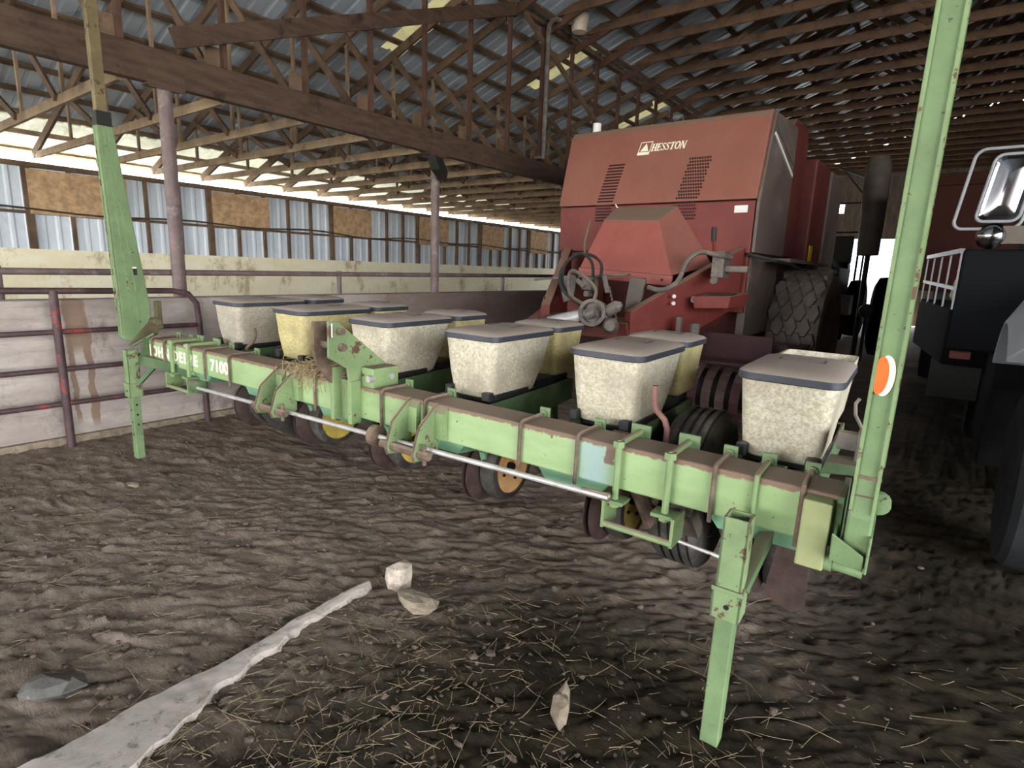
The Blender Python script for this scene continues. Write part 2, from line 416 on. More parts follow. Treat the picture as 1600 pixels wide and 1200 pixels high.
# broken concrete kerb strip
kb = MB(); L = []; 
KE = [(-.35, -2.13, -1.80), (.28, -2.135, -1.84), (.5, -2.13, -1.88), (.65, -2.15, -1.93), (.8, -2.145, -2.0), (.9, -2.135, -2.04), (1.08, -2.145, -2.085), (1.32, -2.18, -2.13), (1.6, -2.195, -2.155), (1.72, -2.185, -2.175)]
yy = -.35
while yy <= 1.72:
    k = next(i for i in range(len(KE) - 1) if KE[i][0] <= yy <= KE[i + 1][0] + 1e-6); f = (yy - KE[k][0]) / (KE[k + 1][0] - KE[k][0])
    xl = KE[k][1] + (KE[k + 1][1] - KE[k][1]) * f + .012 * mnoise.noise(Vector((yy * 9, 1, 1))); xr = KE[k][2] + (KE[k + 1][2] - KE[k][2]) * f + .03 * mnoise.noise(Vector((yy * 11, 5, 2)))
    row = [(xl - .01, yy, -.06)]
    for q in range(9):
        x = xl + (xr - xl) * q / 8; row.append((x, yy, .010 + .004 * mnoise.fractal(Vector((x * 26, yy * 26, 4)), .8, 2.1, 4) - .012 * (q / 8) ** 2))
    L.append(row + [(xr + .02, yy, -.06)]); yy += .02
kb.loft(L)
o = kb.build('concrete_curb', M['curb'], smooth=True); struct(o)

# loose straw, clods (nobody could count them)
def straw_mesh(n, area, seed):
    rnd = random.Random(seed); mb = MB()
    for i in range(n):
        x, y, a, ln, w = area(rnd)
        z = ground_h(x, y) + .012
        bend = rnd.uniform(-.5, .5); tilt = rnd.uniform(-.12, .22); m = 4 if ln > .06 else 2
        pts = []; px, py, pz = x, y, z
        for k in range(m + 1):
            pts.append((px, py, pz)); st = ln / m
            px += math.cos(a) * st; py += math.sin(a) * st; pz += tilt * st; a += bend / m
            pz = max(pz, ground_h(px, py) + .004)
        vs = []; fs = []
        for k, p in enumerate(pts):
            nx_, ny_ = -math.sin(a), math.cos(a); ww = w * (1 - .5 * k / m)
            vs += [(p[0] + nx_ * ww, p[1] + ny_ * ww, p[2]), (p[0], p[1], p[2] + ww * 1.2), (p[0] - nx_ * ww, p[1] - ny_ * ww, p[2])]
        for k in range(m):
            b = k * 3
            fs += [(b, b + 1, b + 4, b + 3), (b + 1, b + 2, b + 5, b + 4)]
        mb.add(vs, fs)
    return mb
def area_near(r):
    y = .45 + abs(r.gauss(0, 1.0)); x = r.uniform(-5.8, .8)
    if x < -2.2 and r.random() < .55: x = r.uniform(-2.2, .8)
    return x, y, r.uniform(0, 6.28), min(.2, r.expovariate(1 / .04) + .015), r.uniform(.0007, .0017)
tag(straw_mesh(5000, area_near, 3).build('loose_straw', M['straw'], recalc=False), 'loose straw and stalks scattered over the dirt floor', 'straw', kind='stuff')
def lump(mb, x, y, z, sx, sy, sz, rnd, jag=.3):
    vs = []; fs = []; n, m = 7, 4
    vs.append((x, y, z + sz))
    for j in range(1, m):
        for k in range(n):
            a = PI * j / m; b = 2 * PI * (k + .5 * (j % 2)) / n; q = 1 + rnd.uniform(-jag, jag)
            vs.append((x + sx * math.sin(a) * math.cos(b) * q, y + sy * math.sin(a) * math.sin(b) * q, z + sz * math.cos(a) * q))
    vs.append((x, y, z - sz))
    for k in range(n): fs.append((0, 1 + k, 1 + (k + 1) % n))
    for j in range(m - 2):
        for k in range(n):
            a = 1 + j * n; fs.append((a + k, a + n + k, a + n + (k + 1) % n, a + (k + 1) % n))
    e = 1 + (m - 2) * n
    for k in range(n): fs.append((e + k, len(vs) - 1, e + (k + 1) % n))
    mb.add(vs, fs)
rnd = random.Random(11); cl = MB()
for i in range(2200):
    x = rnd.uniform(-5.6, .7); y = .4 + abs(rnd.gauss(0, 1.1)); s = min(.018, rnd.expovariate(1 / .004) + .002)
    lump(cl, x, y, ground_h(x, y) + s * .2, s * rnd.uniform(.8, 1.6), s * rnd.uniform(.7, 1.2), s * .7, rnd)
tag(cl.build('dirt_clods', M['clod'], smooth=.6), 'small crumbled dirt clods scattered over the floor', 'dirt', kind='stuff')

# four stones
def stone(x, y, sx, sy, sz, m, label, rot=0, seed=0, sink=.3):
    r = random.Random(seed); mb = MB(); lump(mb, 0, 0, 0, sx, sy, sz, r, .28)
    o = mb.build('stone', m, loc=(x, y, ground_h(x, y) + sz * (1 - sink)), bevel=.004); o.rotation_euler = (0, 0, rot)
    return tag(o, label, 'stone')
stone(-2.06, 1.80, .085, .07, .09, M['stone'], 'upright pale broken stone at the end of the white kerb strip', .4, 2)
stone(-1.85, 1.73, .125, .065, .035, M['stone_br'], 'flat light brown stone half buried beside the pale upright stone', .2, 5)
stone(-.945, 1.62, .04, .10, .05, M['stone_br'], 'elongated grey stone alone on the dark litter, tapering toward the camera', .45, 8)
stone(-2.50, .46, .12, .08, .05, M['stone_dk'], 'dusty dark grey stone left of the white kerb strip, nearest its near end', .8, 4, .55)
stone(-4.5, 1.45, .07, .035, .012, M['stone_br'], 'thin pinkish flat stone in front of the far stand leg', .1, 6)

# ------------------------------------------------------------------ barn shell
XW, XB, YF, YE, XR = -12.6, -6.15, -9.0, 27.0, 8.0
TK = [4.04 + .914 * k for k in range(-7, 26)]          # truss stations
SL = .35
def roofz(x): return 3.36 + SL * (x + 12.5) if x <= .5 else 3.36 + SL * 13.0 - SL * (x - .5)

# left wall
wl = struct(MB().box(XW - .3, XW + .03, YF, YE, -.1, 1.66).build('wall_left', M['wallcon']))
sh = MB()
def corrugated(mb, x, y0, y1, z0, z1, per=.21, d=.018):
    y = y0; pts = []
    while y < y1:
        pts += [(y, 0), (y + per * .55, 0), (y + per * .68, d), (y + per * .87, d)]; y += per
    pts.append((y1, 0)); pts = [p for p in pts if p[0] <= y1 + 1e-6]
    vs = [(x + e, yy, z) for z in (z0, z1) for yy, e in pts]; n = len(pts)
    mb.add(vs, [(i, i + 1, n + i + 1, n + i) for i in range(n - 1)])
corrugated(sh, XW - .06, YF, YE, 1.6, 3.03)
sh.build('wall_sheet', M['wallmetal'], wl, recalc=False)
pl = MB().box(XW - .08, XW + .04, YF, YE, 3.0, 3.08); pl.build('top_plate', M['wood'], wl)
MB().box(XW - .04, XW - .005, YF, YE, 2.24, 2.29).build('girt', M['wood'], wl)
y = YF + .3; i = 0
bays = [-9, -6, -3.05, -.05, 2.95, 5.95, 8.92, 11.85, 14.6, 17.3, 20.0, 22.7, 25.4]
for b0, b1 in zip(bays, bays[1:]):
    for k in range(5):
        yy = b0 + (b1 - b0) * k / 5
        wd = .11 if k in (0,) else .055
        MB().box(XW - .045, XW + .03, yy - wd / 2, yy + wd / 2, 1.66, 3.0).build('stud', M['wood'], wl)
ob_labels = ['brown strand board nearest the front, left of the tall green marker arm', 'brown strand board behind the near steel post', 'square brown strand board left of the second steel post',
             'brown strand board just behind the second steel post', 'small brown strand board right of the second steel post', 'last brown strand board before the red machine']
for (y0, y1, z0), lb in zip(((2.95, 4.42, 2.24), (5.98, 7.24, 2.28), (8.95, 10.12, 2.27), (11.85, 13.05, 2.2), (14.65, 15.8, 2.2), (17.35, 18.45, 2.18)), ob_labels):
    tag(MB().box(XW + .035, XW + .05, y0, y1, z0, 2.97).build('strand_board', M['osb']), lb, 'board', 'strand boards on the left wall')
# drooping cables
pts = []
for i in range(80):
    yy = -1 + i * .33; ph = (yy - 2.95) / 2.95
    pts.append((XW + .07, yy, 2.33 - .02 * math.sin(ph * PI * 2) - .035 * math.sin(ph * PI) ** 2 + .06 * mnoise.noise(Vector((yy * .45, 0, 3)))))
tag(MB().tube(pts, .016, 6).build('cable', M['cable'], smooth=True), 'long dark cable drooping along the corrugated left wall', 'cable')

# barrier wall
br = MB(); br.hexa([(-6.32, YF, -.1), (-6.02, YF, -.1), (-6.02, YE, -.1), (-6.32, YE, -.1)], [(-6.3, YF, 1.2), (-6.06, YF, 1.2), (-6.06, YE, 1.26), (-6.3, YE, 1.26)])
wb_ = struct(br.build('wall_barrier', M['barrier'], bevel=.015))
MB().box(-6.03, -5.965, YF, YE, -.1, .035).build('footing', M['stone_br'], wb_)

# far end wall with opening, gable, right wall, front wall (behind the camera)
we = MB(); T = .1
def gable(mb, y, holes):
    # wall slab made of vertical strips between the hole edges
    xs = sorted({-13.0, XR, .5} | {h[0] for h in holes} | {h[1] for h in holes})
    for a, b in zip(xs, xs[1:]):
        zt = (roofz(a), roofz(b)); bl = [(0, None)]
        hs = [h for h in holes if h[0] <= a + 1e-6 and h[1] >= b - 1e-6]
        z0 = -.1
        for h in sorted(hs, key=lambda h: h[2]):
            if h[2] > z0 + .01: mb.box(a, b, y, y + T, z0, h[2])
            z0 = h[3]
        mb.hexa([(a, y, z0), (b, y, z0), (b, y + T, z0), (a, y + T, z0)], [(a, y, zt[0]), (b, y, zt[1]), (b, y + T, zt[1]), (a, y + T, zt[0])])
gable(we, YE, [(-12.4, -6.4, -.1, 3.9), (-5.2, -1.2, -.1, 3.25), (-4.35, -4.05, 4.25, 4.6)])  # hidden left-bay hole added to light the far part of wall_left
struct(we.build('wall_end', M['farwood']))
wf = MB(); gable(wf, YF - T, [(-12.4, -1.0, -.1, 4.4)])
struct(wf.build('wall_front', M['farwood']))
struct(MB().box(XR, XR + .15, 3.5, YE, -.1, 5.7).box(XR, XR + .15, YF, 3.5, 5.3, 5.7).build('wall_right', M['farwood']))  # unseen near part left open to bring light in from the right

# roof sheets
def roof_sheet(mb, x0, x1, y0, y1, per=.23, d=.022, lift=0):
    y = y0; pts = []
    while y < y1:
        pts += [(y, 0), (y + per * .6, 0), (y + per * .7, d), (y + per * .9, d)]; y += per
    pts = [p for p in pts if p[0] <= y1 + 1e-6] + [(y1, 0)]; n = len(pts)
    vs = [(x, yy, roofz(x) + .05 + e + lift) for x in (x0, x1) for yy, e in pts]
    mb.add(vs, [(i, i + 1, n + i + 1, n + i) for i in range(n - 1)])
rs = MB(); sk = MB(); sy = MB()
roof_sheet(sk, -13.05, -11.75, YF, YE)
Y0 = YF
for (ya, yb, xa, xb) in ((6.6, 7.05, -7.9, -6.4), (9.8, 10.2, -7.4, -6.0), (13.4, 14.0, -7.4, -6.2)):
    roof_sheet(rs, -11.8, .5, Y0, ya, lift=.01); roof_sheet(rs, -11.8, xa, ya, yb, lift=.01); roof_sheet(rs, xb, .5, ya, yb, lift=.01)
    roof_sheet(sy, xa, xb, ya, yb, lift=.01); Y0 = yb
roof_sheet(rs, -11.8, .5, Y0, YE, lift=.01)
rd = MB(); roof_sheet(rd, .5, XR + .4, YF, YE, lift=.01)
ce = struct(rs.build('ceiling', M['roofmetal'], recalc=False))
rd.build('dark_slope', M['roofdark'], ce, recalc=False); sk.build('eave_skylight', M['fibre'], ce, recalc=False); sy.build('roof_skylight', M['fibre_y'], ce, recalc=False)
for i in range(24):
    x = -12.75 + i * .57
    if x > .4: break
    z = roofz(x) + .012
    MB().bar((x, YF, z), (x, YE, z), .09, .04, up=(-SL, 0, 1)).build('purlin', M['woodlight' if i < 3 else 'wood'], ce)
for i in range(12):
    x = .9 + i * .62; z = roofz(x) + .012
    MB().bar((x, YF, z), (x, YE, z), .09, .04, up=(SL, 0, 1)).build('purlin', M['ceilwood'], ce)

# beam and posts
bm_ = MB().box(-6.2, -6.1, YF, 26.6, 3.17, 3.47).build('support_beam', M['woodbeam'], bevel=.006)
tag(bm_, 'heavy stained wooden beam running the barn length above the steel posts', 'beam')
post_lab = ['brown steel pipe post in front of the camera side, nearest of the row', 'steel pipe post with a black floodlight at its head', 'steel pipe post hidden mostly by the red machine']
pY = [-1.0, 2.56, 6.12, 9.68, 13.24, 16.8, 20.4, 24.0]
plab = {2.56: 'brown steel pipe post behind the left green marker arm, nearest in view', 6.12: 'steel pipe post carrying the black floodlight', 9.68: 'steel pipe post at the left edge of the red machine'}
for yy in pY:
    if yy < 0: continue
    p = MB().cyl((-6.16, yy, 1.15), (-6.16, yy, 3.17), .062, 16)
    o = p.build('steel_post', M['post'], smooth=.7)
    MB().box(-6.24, -6.08, yy - .16, yy + .16, 3.155, 3.17).box(-6.098, -6.09, yy - .16, yy + .16, 3.13, 3.30).build('bracket_plate', M['woodbeam'], o)
    tag(o, plab.get(yy, 'steel pipe post under the beam, hidden behind the red machine'), 'post', 'steel posts along the barrier')

# lean-to trusses on the left
ORD = ['first', 'second', 'third', 'fourth', 'fifth', 'sixth', 'seventh', 'eighth', 'ninth', 'tenth', 'eleventh', 'twelfth', 'thirteenth', 'fourteenth', 'fifteenth', 'sixteenth', 'seventeenth', 'eighteenth', 'nineteenth', 'twentieth',
       'twenty-first', 'twenty-second', 'twenty-third', 'twenty-fourth', 'twenty-fifth', 'twenty-sixth', 'twenty-seventh', 'twenty-eighth', 'twenty-ninth', 'thirtieth', 'thirty-first', 'thirty-second', 'thirty-third']
def lean_truss():
    t = empty('roof_truss', (-6.3, 0, 3.15)); off = (-6.3, 0, 3.15)
    def b(name, p, q, w, h, m='wood', up=(0, 0, 1)):
        MB(off).bar(p, q, w, h, up).build(name, M[m], t)
    top = lambda x: roofz(x) - .075
    b('bottom_chord', (-12.55, 0, 3.2), (-6.22, 0, 3.2), .04, .10, 'woodlight')
    b('top_chord', (-12.7, 0, top(-12.7)), (-6.22, 0, top(-6.22)), .04, .13, 'wood')
    for x in (-10.9, -9.4, -7.85): b('web', (x, .035, 3.2), (x, .035, top(x)), .06, .03, 'woodlight', (0, 1, 0))
    b('web', (-9.4, -.035, 3.22), (-10.8, -.035, top(-10.8)), .08, .03, 'wood', (0, 1, 0))
    b('web', (-7.85, -.035, 3.22), (-9.3, -.035, top(-9.3)), .08, .03, 'wood', (0, 1, 0))
    b('web', (-6.3, -.035, 3.40), (-7.8, -.035, top(-7.8)), .09, .03, 'wood', (0, 1, 0))
    b('web', (-6.3, .04, 3.3), (-9.2, .04, top(-9.2) - .1), .09, .03, 'wood', (0, 1, 0))
    return t
lt0 = lean_truss(); first = True
vis = [y for y in TK if y > 1.0]
for i, yy in enumerate(vis):
    t = lt0 if first else dup(lt0); first = False
    t.location = (-6.3, yy, 3.15)
    tag(t, f'wooden lean-to roof truss over the left bay, {ORD[i]} from the front', 'truss', 'lean-to trusses over the left bay')
# studs standing on the beam
for i, yy in enumerate(vis):
    if i > 22: break
    s = MB().box(-6.16, -6.09, yy - .02, yy + .02, 3.47, 5.6).build('wall_stud', M['woodred'])
    MB().box(-6.2, -6.165, yy - .16, yy + .03, 3.47, 3.66).build('gusset', M['wood'], s)
    tag(s, f'red-brown upright stud standing on the long beam, {ORD[i]} from the front', 'stud', 'studs standing on the beam')
tag(MB().box(-6.17, -6.06, YF, 26.6, 5.6, 5.72).build('top_rail', M['wood'], bevel=.004), 'wooden rail along the tops of the studs', 'beam')
tag(MB().bar((-6.04, 2.62, 3.58), (-6.04, 7.7, 5.55), .17, .04, (1, 0, 0)).build('brace_plank', M['woodbeam']), 'dark plank rising slantwise across the near studs', 'plank')
tag(MB().bar((-6.03, 7.9, 5.58), (-6.03, 10.7, 4.3), .09, .04, (1, 0, 0)).build('brace_plank', M['wood']), 'narrow brace falling slantwise beside the hooded lamp pipe', 'plank')

# main-span trusses
def main_truss():
    t = empty('ceiling_truss', (.5, 0, 5.72)); off = (.5, 0, 5.72)
    def b(name, p, q, w, h, m='woodred', up=(0, 0, 1)): MB(off).bar(p, q, w, h, up).build(name, M[m], t)
    b('bottom_chord', (-6.12, 0, 5.79), (XR - .02, 0, 5.79), .045, .14, 'ceilwood')
    b('rafter', (-6.12, .01, roofz(-6.12) - .075), (.5, .01, roofz(.5) - .075), .04, .12)
    b('rafter', (.5, .01, roofz(.5) - .075), (XR - .02, .01, roofz(XR - .02) - .075), .04, .12)
    for x0, x1 in ((-3.8, -2.3), (-1.0, -2.3), (-1.0, .4), (2.0, .6), (2.0, 3.3), (4.8, 3.3)):
        b('web', (x0, -.03, 5.8), (x1, -.03, roofz(x1) - .08), .09, .03, 'ceilwood', (0, 1, 0))
    return t
mt0 = main_truss(); first = True
for i, yy in enumerate([y for y in TK if y > 2.0]):
    t = mt0 if first else dup(mt0); first = False
    t.location = (.5, yy + .05, 5.72)
    tag(t, f'dark wooden truss of the high ceiling on the right, {ORD[i]} from the front', 'truss', 'high ceiling trusses')

# barn lamp on its conduit, floodlight
lp = empty('barn_lamp', (-5.92, 8.45, 3.47)); off = (-5.92, 8.45, 3.47)
MB(off).tube([(-5.92, 8.45, 3.46), (-5.92, 8.45, 5.40), (-5.92, 8.46, 5.52), (-5.91, 8.50, 5.60), (-5.88, 8.58, 5.65), (-5.80, 8.74, 5.665), (-5.72, 8.86, 5.665)], .042, 10).build('conduit', M['steelgrey'], lp, smooth=True)
MB(off).bar((-6.1, 8.45, 3.50), (-5.9, 8.45, 3.50), .03, .05).build('bracket', M['steelgrey'], lp)
MB(off).lathe([(.10, .34), (.12, .32), (.13, .05), (.11, 0)], (-5.66, 8.97, 5.78), (0, 0, 1), 20).build('lamp_housing', M['lampgrey'], lp, smooth=.6)
MB(off).lathe([(.001, -.02), (.12, 0), (.155, .22), (.155, .26), (.12, .27)], (-5.66, 8.97, 5.54), (0, 0, 1), 24).build('lamp_shade', M['lampglass'], lp, smooth=.6)
tag(lp, 'dusty hooded barn lamp on a curved conduit rising from the beam', 'lamp')
fd = empty('floodlight', (-6.05, 6.0, 2.95)); off = (-6.05, 6.0, 2.95)
MB(off).prism([(-6.03, 5.82, 3.09), (-6.03, 5.98, 3.06), (-6.03, 6.08, 2.90), (-6.03, 6.06, 2.80), (-6.03, 5.9, 2.92)], (.16, 0, 0)).build('housing', M['floodblack'], fd, bevel=.008)
MB(off).bar((-6.1, 6.07, 2.98), (-5.97, 6.05, 2.90), .03, .02).build('bracket', M['floodblack'], fd)
tag(fd, 'black floodlight fixed at the head of the steel post', 'lamp')

# pipe gate standing before the barrier
gt = empty('pipe_gate', (-5.85, 1.45, 0)); off = (-5.85, 1.45, 0); XG = -5.85
MB(off).tube([(XG, -1.6, 1.33), (XG, 2.36, 1.30), (XG, 2.50, 1.27), (XG, 2.57, 1.18), (XG, 2.585, 1.0), (XG, 2.6, -.03)], .027, 12).build('top_rail', M['gate'], gt, smooth=True)
for z in (.97, .655, .36): MB(off).cyl((XG, -1.6, z), (XG, 2.6, z), .022, 12).build('rail', M['gate'], gt, smooth=.7)
for yy in (1.45, -.9): MB(off).cyl((XG + .01, yy, -.04), (XG + .01, yy, 1.31), .031, 12).build('upright', M['gate'], gt, smooth=.7)
tag(gt, 'red-brown pipe gate standing before the pale concrete barrier', 'gate')
ra = empty('pipe_rail', (-6.262, 4.52, 1.22)); off = (-6.262, 4.52, 1.22)
MB(off).cyl((-6.262, -2, 1.43), (-6.262, 26, 1.60), .03, 12).build('rail', M['post'], ra, smooth=.7)
for yy in (1.2, 4.52, 7.88, 11.3, 14.7, 18): MB(off).cyl((-6.262, yy, 1.18), (-6.262, yy, 1.49 + .004 * yy), .03, 12).build('upright', M['post'], ra, smooth=.7)
tag(ra, 'brown pipe rail carried on short uprights along the top of the barrier', 'rail')
# ------------------------------------------------------------------ the corn planter (u along its bar, v away from the camera, w up)
BY = .047023; U0, V0 = -2.48, 2.11
PO = (U0, V0, 0)
pt = empty('corn_planter', (math.cos(BY) * U0 - math.sin(BY) * V0, math.sin(BY) * U0 + math.cos(BY) * V0, 0))
pt.rotation_euler = (0, .0100, BY)
tag(pt, 'green six-row corn planter with cream seed hoppers parked across the dirt floor', 'planter')
def P(off=PO): return MB(off)
def lift(name, mb, m, parent=None, **k): return mb.build(name, M[m] if isinstance(m, str) else m, parent or pt, **k)

bar = lift('toolbar', P().box(-4.86, -.10, 2.02, 2.20, .787, .966), 'bar', bevel=.009)
lift('end_cap', P().box(-.115, -.095, 2.0, 2.23, .775, .972), 'green_dk', bar, bevel=.003)
# lettering on the bar
def text(name, body, size, loc, rot, m, parent, ext=.0015, shear=0, bold=0, spacing=1):
    c = bpy.data.curves.new(name, 'FONT'); c.body = body; c.size = size; c.extrude = ext; c.shear = shear; c.offset = bold; c.space_character = spacing
    o = bpy.data.objects.new(name, c); COL.objects.link(o); c.materials.append(M[m])
    bpy.context.view_layer.update(); me = bpy.data.meshes.new_from_object(o.evaluated_get(bpy.context.evaluated_depsgraph_get())); bpy.data.objects.remove(o)
    o = bpy.data.objects.new(name, me); COL.objects.link(o); o.location = loc; o.rotation_euler = rot; o.parent = parent
    return o
for w_, u_ in (('JOHN', -4.845), ('DEERE', -4.475)): text('lettering', w_, .108, (u_ - U0, 2.0185 - V0, .838), (PI / 2, 0, 0), 'letter', bar, bold=.004, spacing=1.22)
text('lettering', '7100', .112, (-3.945 - U0, 2.0185 - V0, .838), (PI / 2, 0, 0), 'letter', bar, bold=.004, spacing=1.05)

# bolts round the bar
def ubolt(u, r=.0085, m='rust'):
    mb = P().tube([(u, 2.006, .765), (u, 2.006, .95), (u, 2.012, .972), (u, 2.03, .978), (u, 2.235, .978)], r, 8)
    o = lift('u_bolt', mb, m, smooth=.8)
    q = P().box(u - .026, u + .026, 2.205, 2.218, .935, 1.005); q.cyl((u, 2.2, .978), (u, 2.19, .978), .016, 6)
    lift('clamp_plate', q, 'green_mark', o, bevel=.002)
for u in (-4.773, -4.576, -4.0, -3.68, -2.77, -2.214, -1.908, -1.337, -1.054, -.50, -.215): ubolt(u)
ubolt(-.36, .0095, 'green')
def clamp_rod(u):
    mb = P().cyl((u, 1.995, .745), (u, 1.995, .985), .0135, 10); mb.cyl((u, 1.99, .985), (u, 2.235, .985), .0135, 10)
    mb.cyl((u, 1.995, .97), (u, 1.995, .995), .024, 6); mb.cyl((u, 1.995, .725), (u, 1.995, .742), .022, 6)
    o = lift('clamp_rod', mb, 'green', smooth=.5)
    q = P().box(u - .042, u + .042, 2.205, 2.22, .94, 1.015); lift('clamp_plate', q, 'green_mark', o, bevel=.002)
    lift('foot_plate', P().box(u - .045, u + .045, 1.965, 2.04, .742, .756), 'green_mark', o)
def drive_clamp(ua, ub):
    clamp_rod(ua); clamp_rod(ub)
    q = P(); 
    for u in (ua - .03, ub + .045): q.box(u - .006, u + .006, 1.955, 2.08, .64, .755)
    q.cyl((ua - .03, 1.965, .655), (ub + .05, 1.965, .655), .014, 10)
    lift('clamp_frame', q, 'green')
drive_clamp(-.865, -.66); drive_clamp(-4.438, -4.204)

# lower hitch plates, pins and the long lift rod
for u in (-3.14, -2.98, -2.02, -1.84):
    poly = [(u, 2.022, .968), (u, 1.985, .945), (u, 1.895, .872), (u, 1.85, .745), (u, 1.865, .712), (u, 1.93, .70), (u, 2.022, .73)]
    h = lift('hitch_plate', P().prism(poly, (.014, 0, 0)), 'green_worn', bevel=.002)
    e = P(); 
    for a, b in zip(poly[:4], poly[1:5]): e.bar((u + .007, a[1] - .002, a[2]), (u + .007, b[1] - .002, b[2]), .016, .006, (1, 0, 0))
    lift('worn_edge', e, 'rust', h)
    lift('gusset', P().prism([(u + .014, 2.018, .80), (u + .014, 1.99, .80), (u + .014, 1.99, .93), (u + .014, 2.018, .96)], (.06, 0, 0)), 'green', h)
for u in (-3.20, -2.08):
    o = lift('hitch_pin', P().cyl((u, 1.885, .748), (u + .32, 1.885, .748), .021, 14).cyl((u + .29, 1.885, .70), (u + .29, 1.885, .80), .010, 8), 'rust', smooth=.6)
lift('lift_rod', P().cyl((-4.04, 1.925, .722), (-.86, 1.925, .782), .0125, 12), 'rod', smooth=.8)
lift('rod_end', P().cyl((-.98, 1.93, .778), (-.86, 1.93, .782), .017, 12), 'rust')
o = lift('rod_bearing', P().lathe([(.03, -.03), (.055, -.02), (.055, .02), (.03, .03)], (-2.17, 1.93, .757), (1, 0, 0), 14), 'rust', smooth=.6)
lift('rod_bearing', P().lathe([(.02, -.06), (.045, -.05), (.045, .05), (.02, .06)], (-4.0, 1.95, .723), (1, 0, 0), 14), 'green_dk', smooth=.6)
lift('short_rod', P().cyl((-.66, 2.2, .56), (-.40, 2.2, .54), .008, 8), 'rod')

# mast of the three-point hitch
u = -2.40
mast = lift('hitch_mast', P().prism([(u, 1.828, 1.325), (u, 1.885, 1.322), (u, 2.21, 1.075), (u, 2.21, .968), (u, 1.96, .968), (u, 1.945, 1.07), (u, 1.826, 1.14)], (-.016, 0, 0)), 'green_worn', bevel=.002)
lift('mast_plate', P().prism([(-2.545, 1.845, 1.31), (-2.545, 1.925, 1.31), (-2.545, 1.955, 1.1), (-2.545, 1.955, .97), (-2.545, 1.865, 1.08), (-2.545, 1.845, 1.15)], (-.02, 0, 0)), 'rust', mast)
lift('mast_foot', P().box(-2.398, -2.30, 2.03, 2.21, .966, 1.072), 'green', mast, bevel=.004)
lift('mast_channel', P().box(-2.565, -2.535, 1.955, 2.02, .765, 1.06).box(-2.42, -2.39, 1.955, 2.02, .765, 1.0).box(-2.535, -2.42, 2.005, 2.02, .765, .99), 'green', mast, bevel=.002)
lift('mast_cross', P().cyl((-2.56, 1.90, 1.19), (-2.37, 1.90, 1.19), .02, 12).cyl((-2.39, 1.885, 1.275), (-2.36, 1.885, 1.275), .018, 12), 'rust', mast, smooth=.6)
lift('mast_stay', P().bar((-2.50, 1.93, 1.12), (-2.46, 2.19, .985), .09, .03), 'rust', mast)
lift('sticker', P().box(-2.3995, -2.3985, 1.842, 1.850, 1.245, 1.315), 'white', mast)
lift('bolt', P().cyl((-2.31, 2.0, 1.02), (-2.31, 2.04, 1.02), .02, 6), 'rod', mast); lift('bolt', P().cyl((-2.33, 2.15, 1.02), (-2.285, 2.15, 1.02), .018, 6), 'rod', mast)
rs_ = random.Random(5); tb = P()
for i in range(420):
    a = rs_.uniform(0, 6.28); x = rs_.gauss(-2.80, .12); y = rs_.uniform(1.985, 2.19); z = .97 + abs(rs_.gauss(0, .026)); ln = rs_.uniform(.05, .14)
    pts = []
    for k in range(4):
        pts.append((x, y, max(z, .968) if y > 2.015 else z)); x += math.cos(a) * ln / 3; y += math.sin(a) * ln / 3 * .6; z += rs_.uniform(-.015, .015) - (.03 if y < 2.0 else 0); a += rs_.uniform(-.5, .5)
    tb.tube(pts, .0016, 4)
o = tb.build('straw_tuft', M['tuft'], recalc=False)
o.location = pt.location + Matrix.Rotation(BY, 3, 'Z') @ Vector((0, 0, .004)); o.rotation_euler = pt.rotation_euler
tag(o, 'tuft of loose straw lying on the green planter bar beside its mast', 'straw', kind='stuff')

# end post of the right marker, marker arms
lift('end_post', P().box(-.205, -.122, 1.95, 2.018, .728, .955), 'endpost', bevel=.006)
lift('marker_pivot', P().cyl((-.19, 1.985, .752), (-.10, 1.985, .752), .028, 14).cyl((-.10, 1.985, .752), (-.015, 1.985, .748), .02, 14), 'green_mark', smooth=.6)
def marker(u, sgn, hi):
    """folded marker arm standing on end"""
    hw = .034
    def ring(w, v0, v1, k=hw): return [(u - k, v0, w), (u + k, v0, w), (u + k, v1, w), (u - k, v1, w)]
    o = lift('marker_arm', P().loft([ring(.775 if sgn > 0 else .93, 1.945, 2.08), ring(.95, 1.905, 2.12), ring(1.2, 1.905, 2.115), ring(2.52, 1.865, 1.965)]), 'green_mark', bevel=.008)
    lift('arm_tube', P().loft([ring(2.50, 1.872, 1.945, .028), ring(hi, 1.862, 1.945, .028)]), 'tan', o, bevel=.006)
    lift('arm_joint', P().box(u - .036, u + .036, 1.862, 1.962, 2.50, 2.60), 'floodblack', o, bevel=.004)
    cr = P()
    for s in (.36, .62):
        for sd in (-1, 1):
            a = (u + sd * hw, 1.905 + s * .21, 1.1); b = (u + sd * hw, 1.865 + s * .10, 2.48); cr.bar(a, b, .006, .008, (0, 1, 0))
    for sd in (-1, 1): cr.bar((u + sd * (hw - .005), 1.902, .97), (u + sd * (hw - .005), 1.864, 2.5), .009, .007, (0, 1, 0))
    lift('pressed_rib', cr, 'green_worn', o)
    return o
mr = marker(-.045, 1, 3.7)
ov = [(-.052 + .024 * math.cos(2 * PI * k / 24), 1.898, 1.385 + .058 * math.sin(2 * PI * k / 24)) for k in range(24)]
o = lift('reflector', P().prism([(x + .005, y, z) for x, y, z in ov], (0, -.004, 0)), 'letter', mr)
ovi = [(-.058 + .019 * math.cos(2 * PI * k / 24), 1.8935, 1.385 + .054 * math.sin(2 * PI * k / 24)) for k in range(24)]
lift('lens', P().prism(ovi, (0, -.004, 0)), 'orange', mr)
o['label'] = 'oval orange reflector'
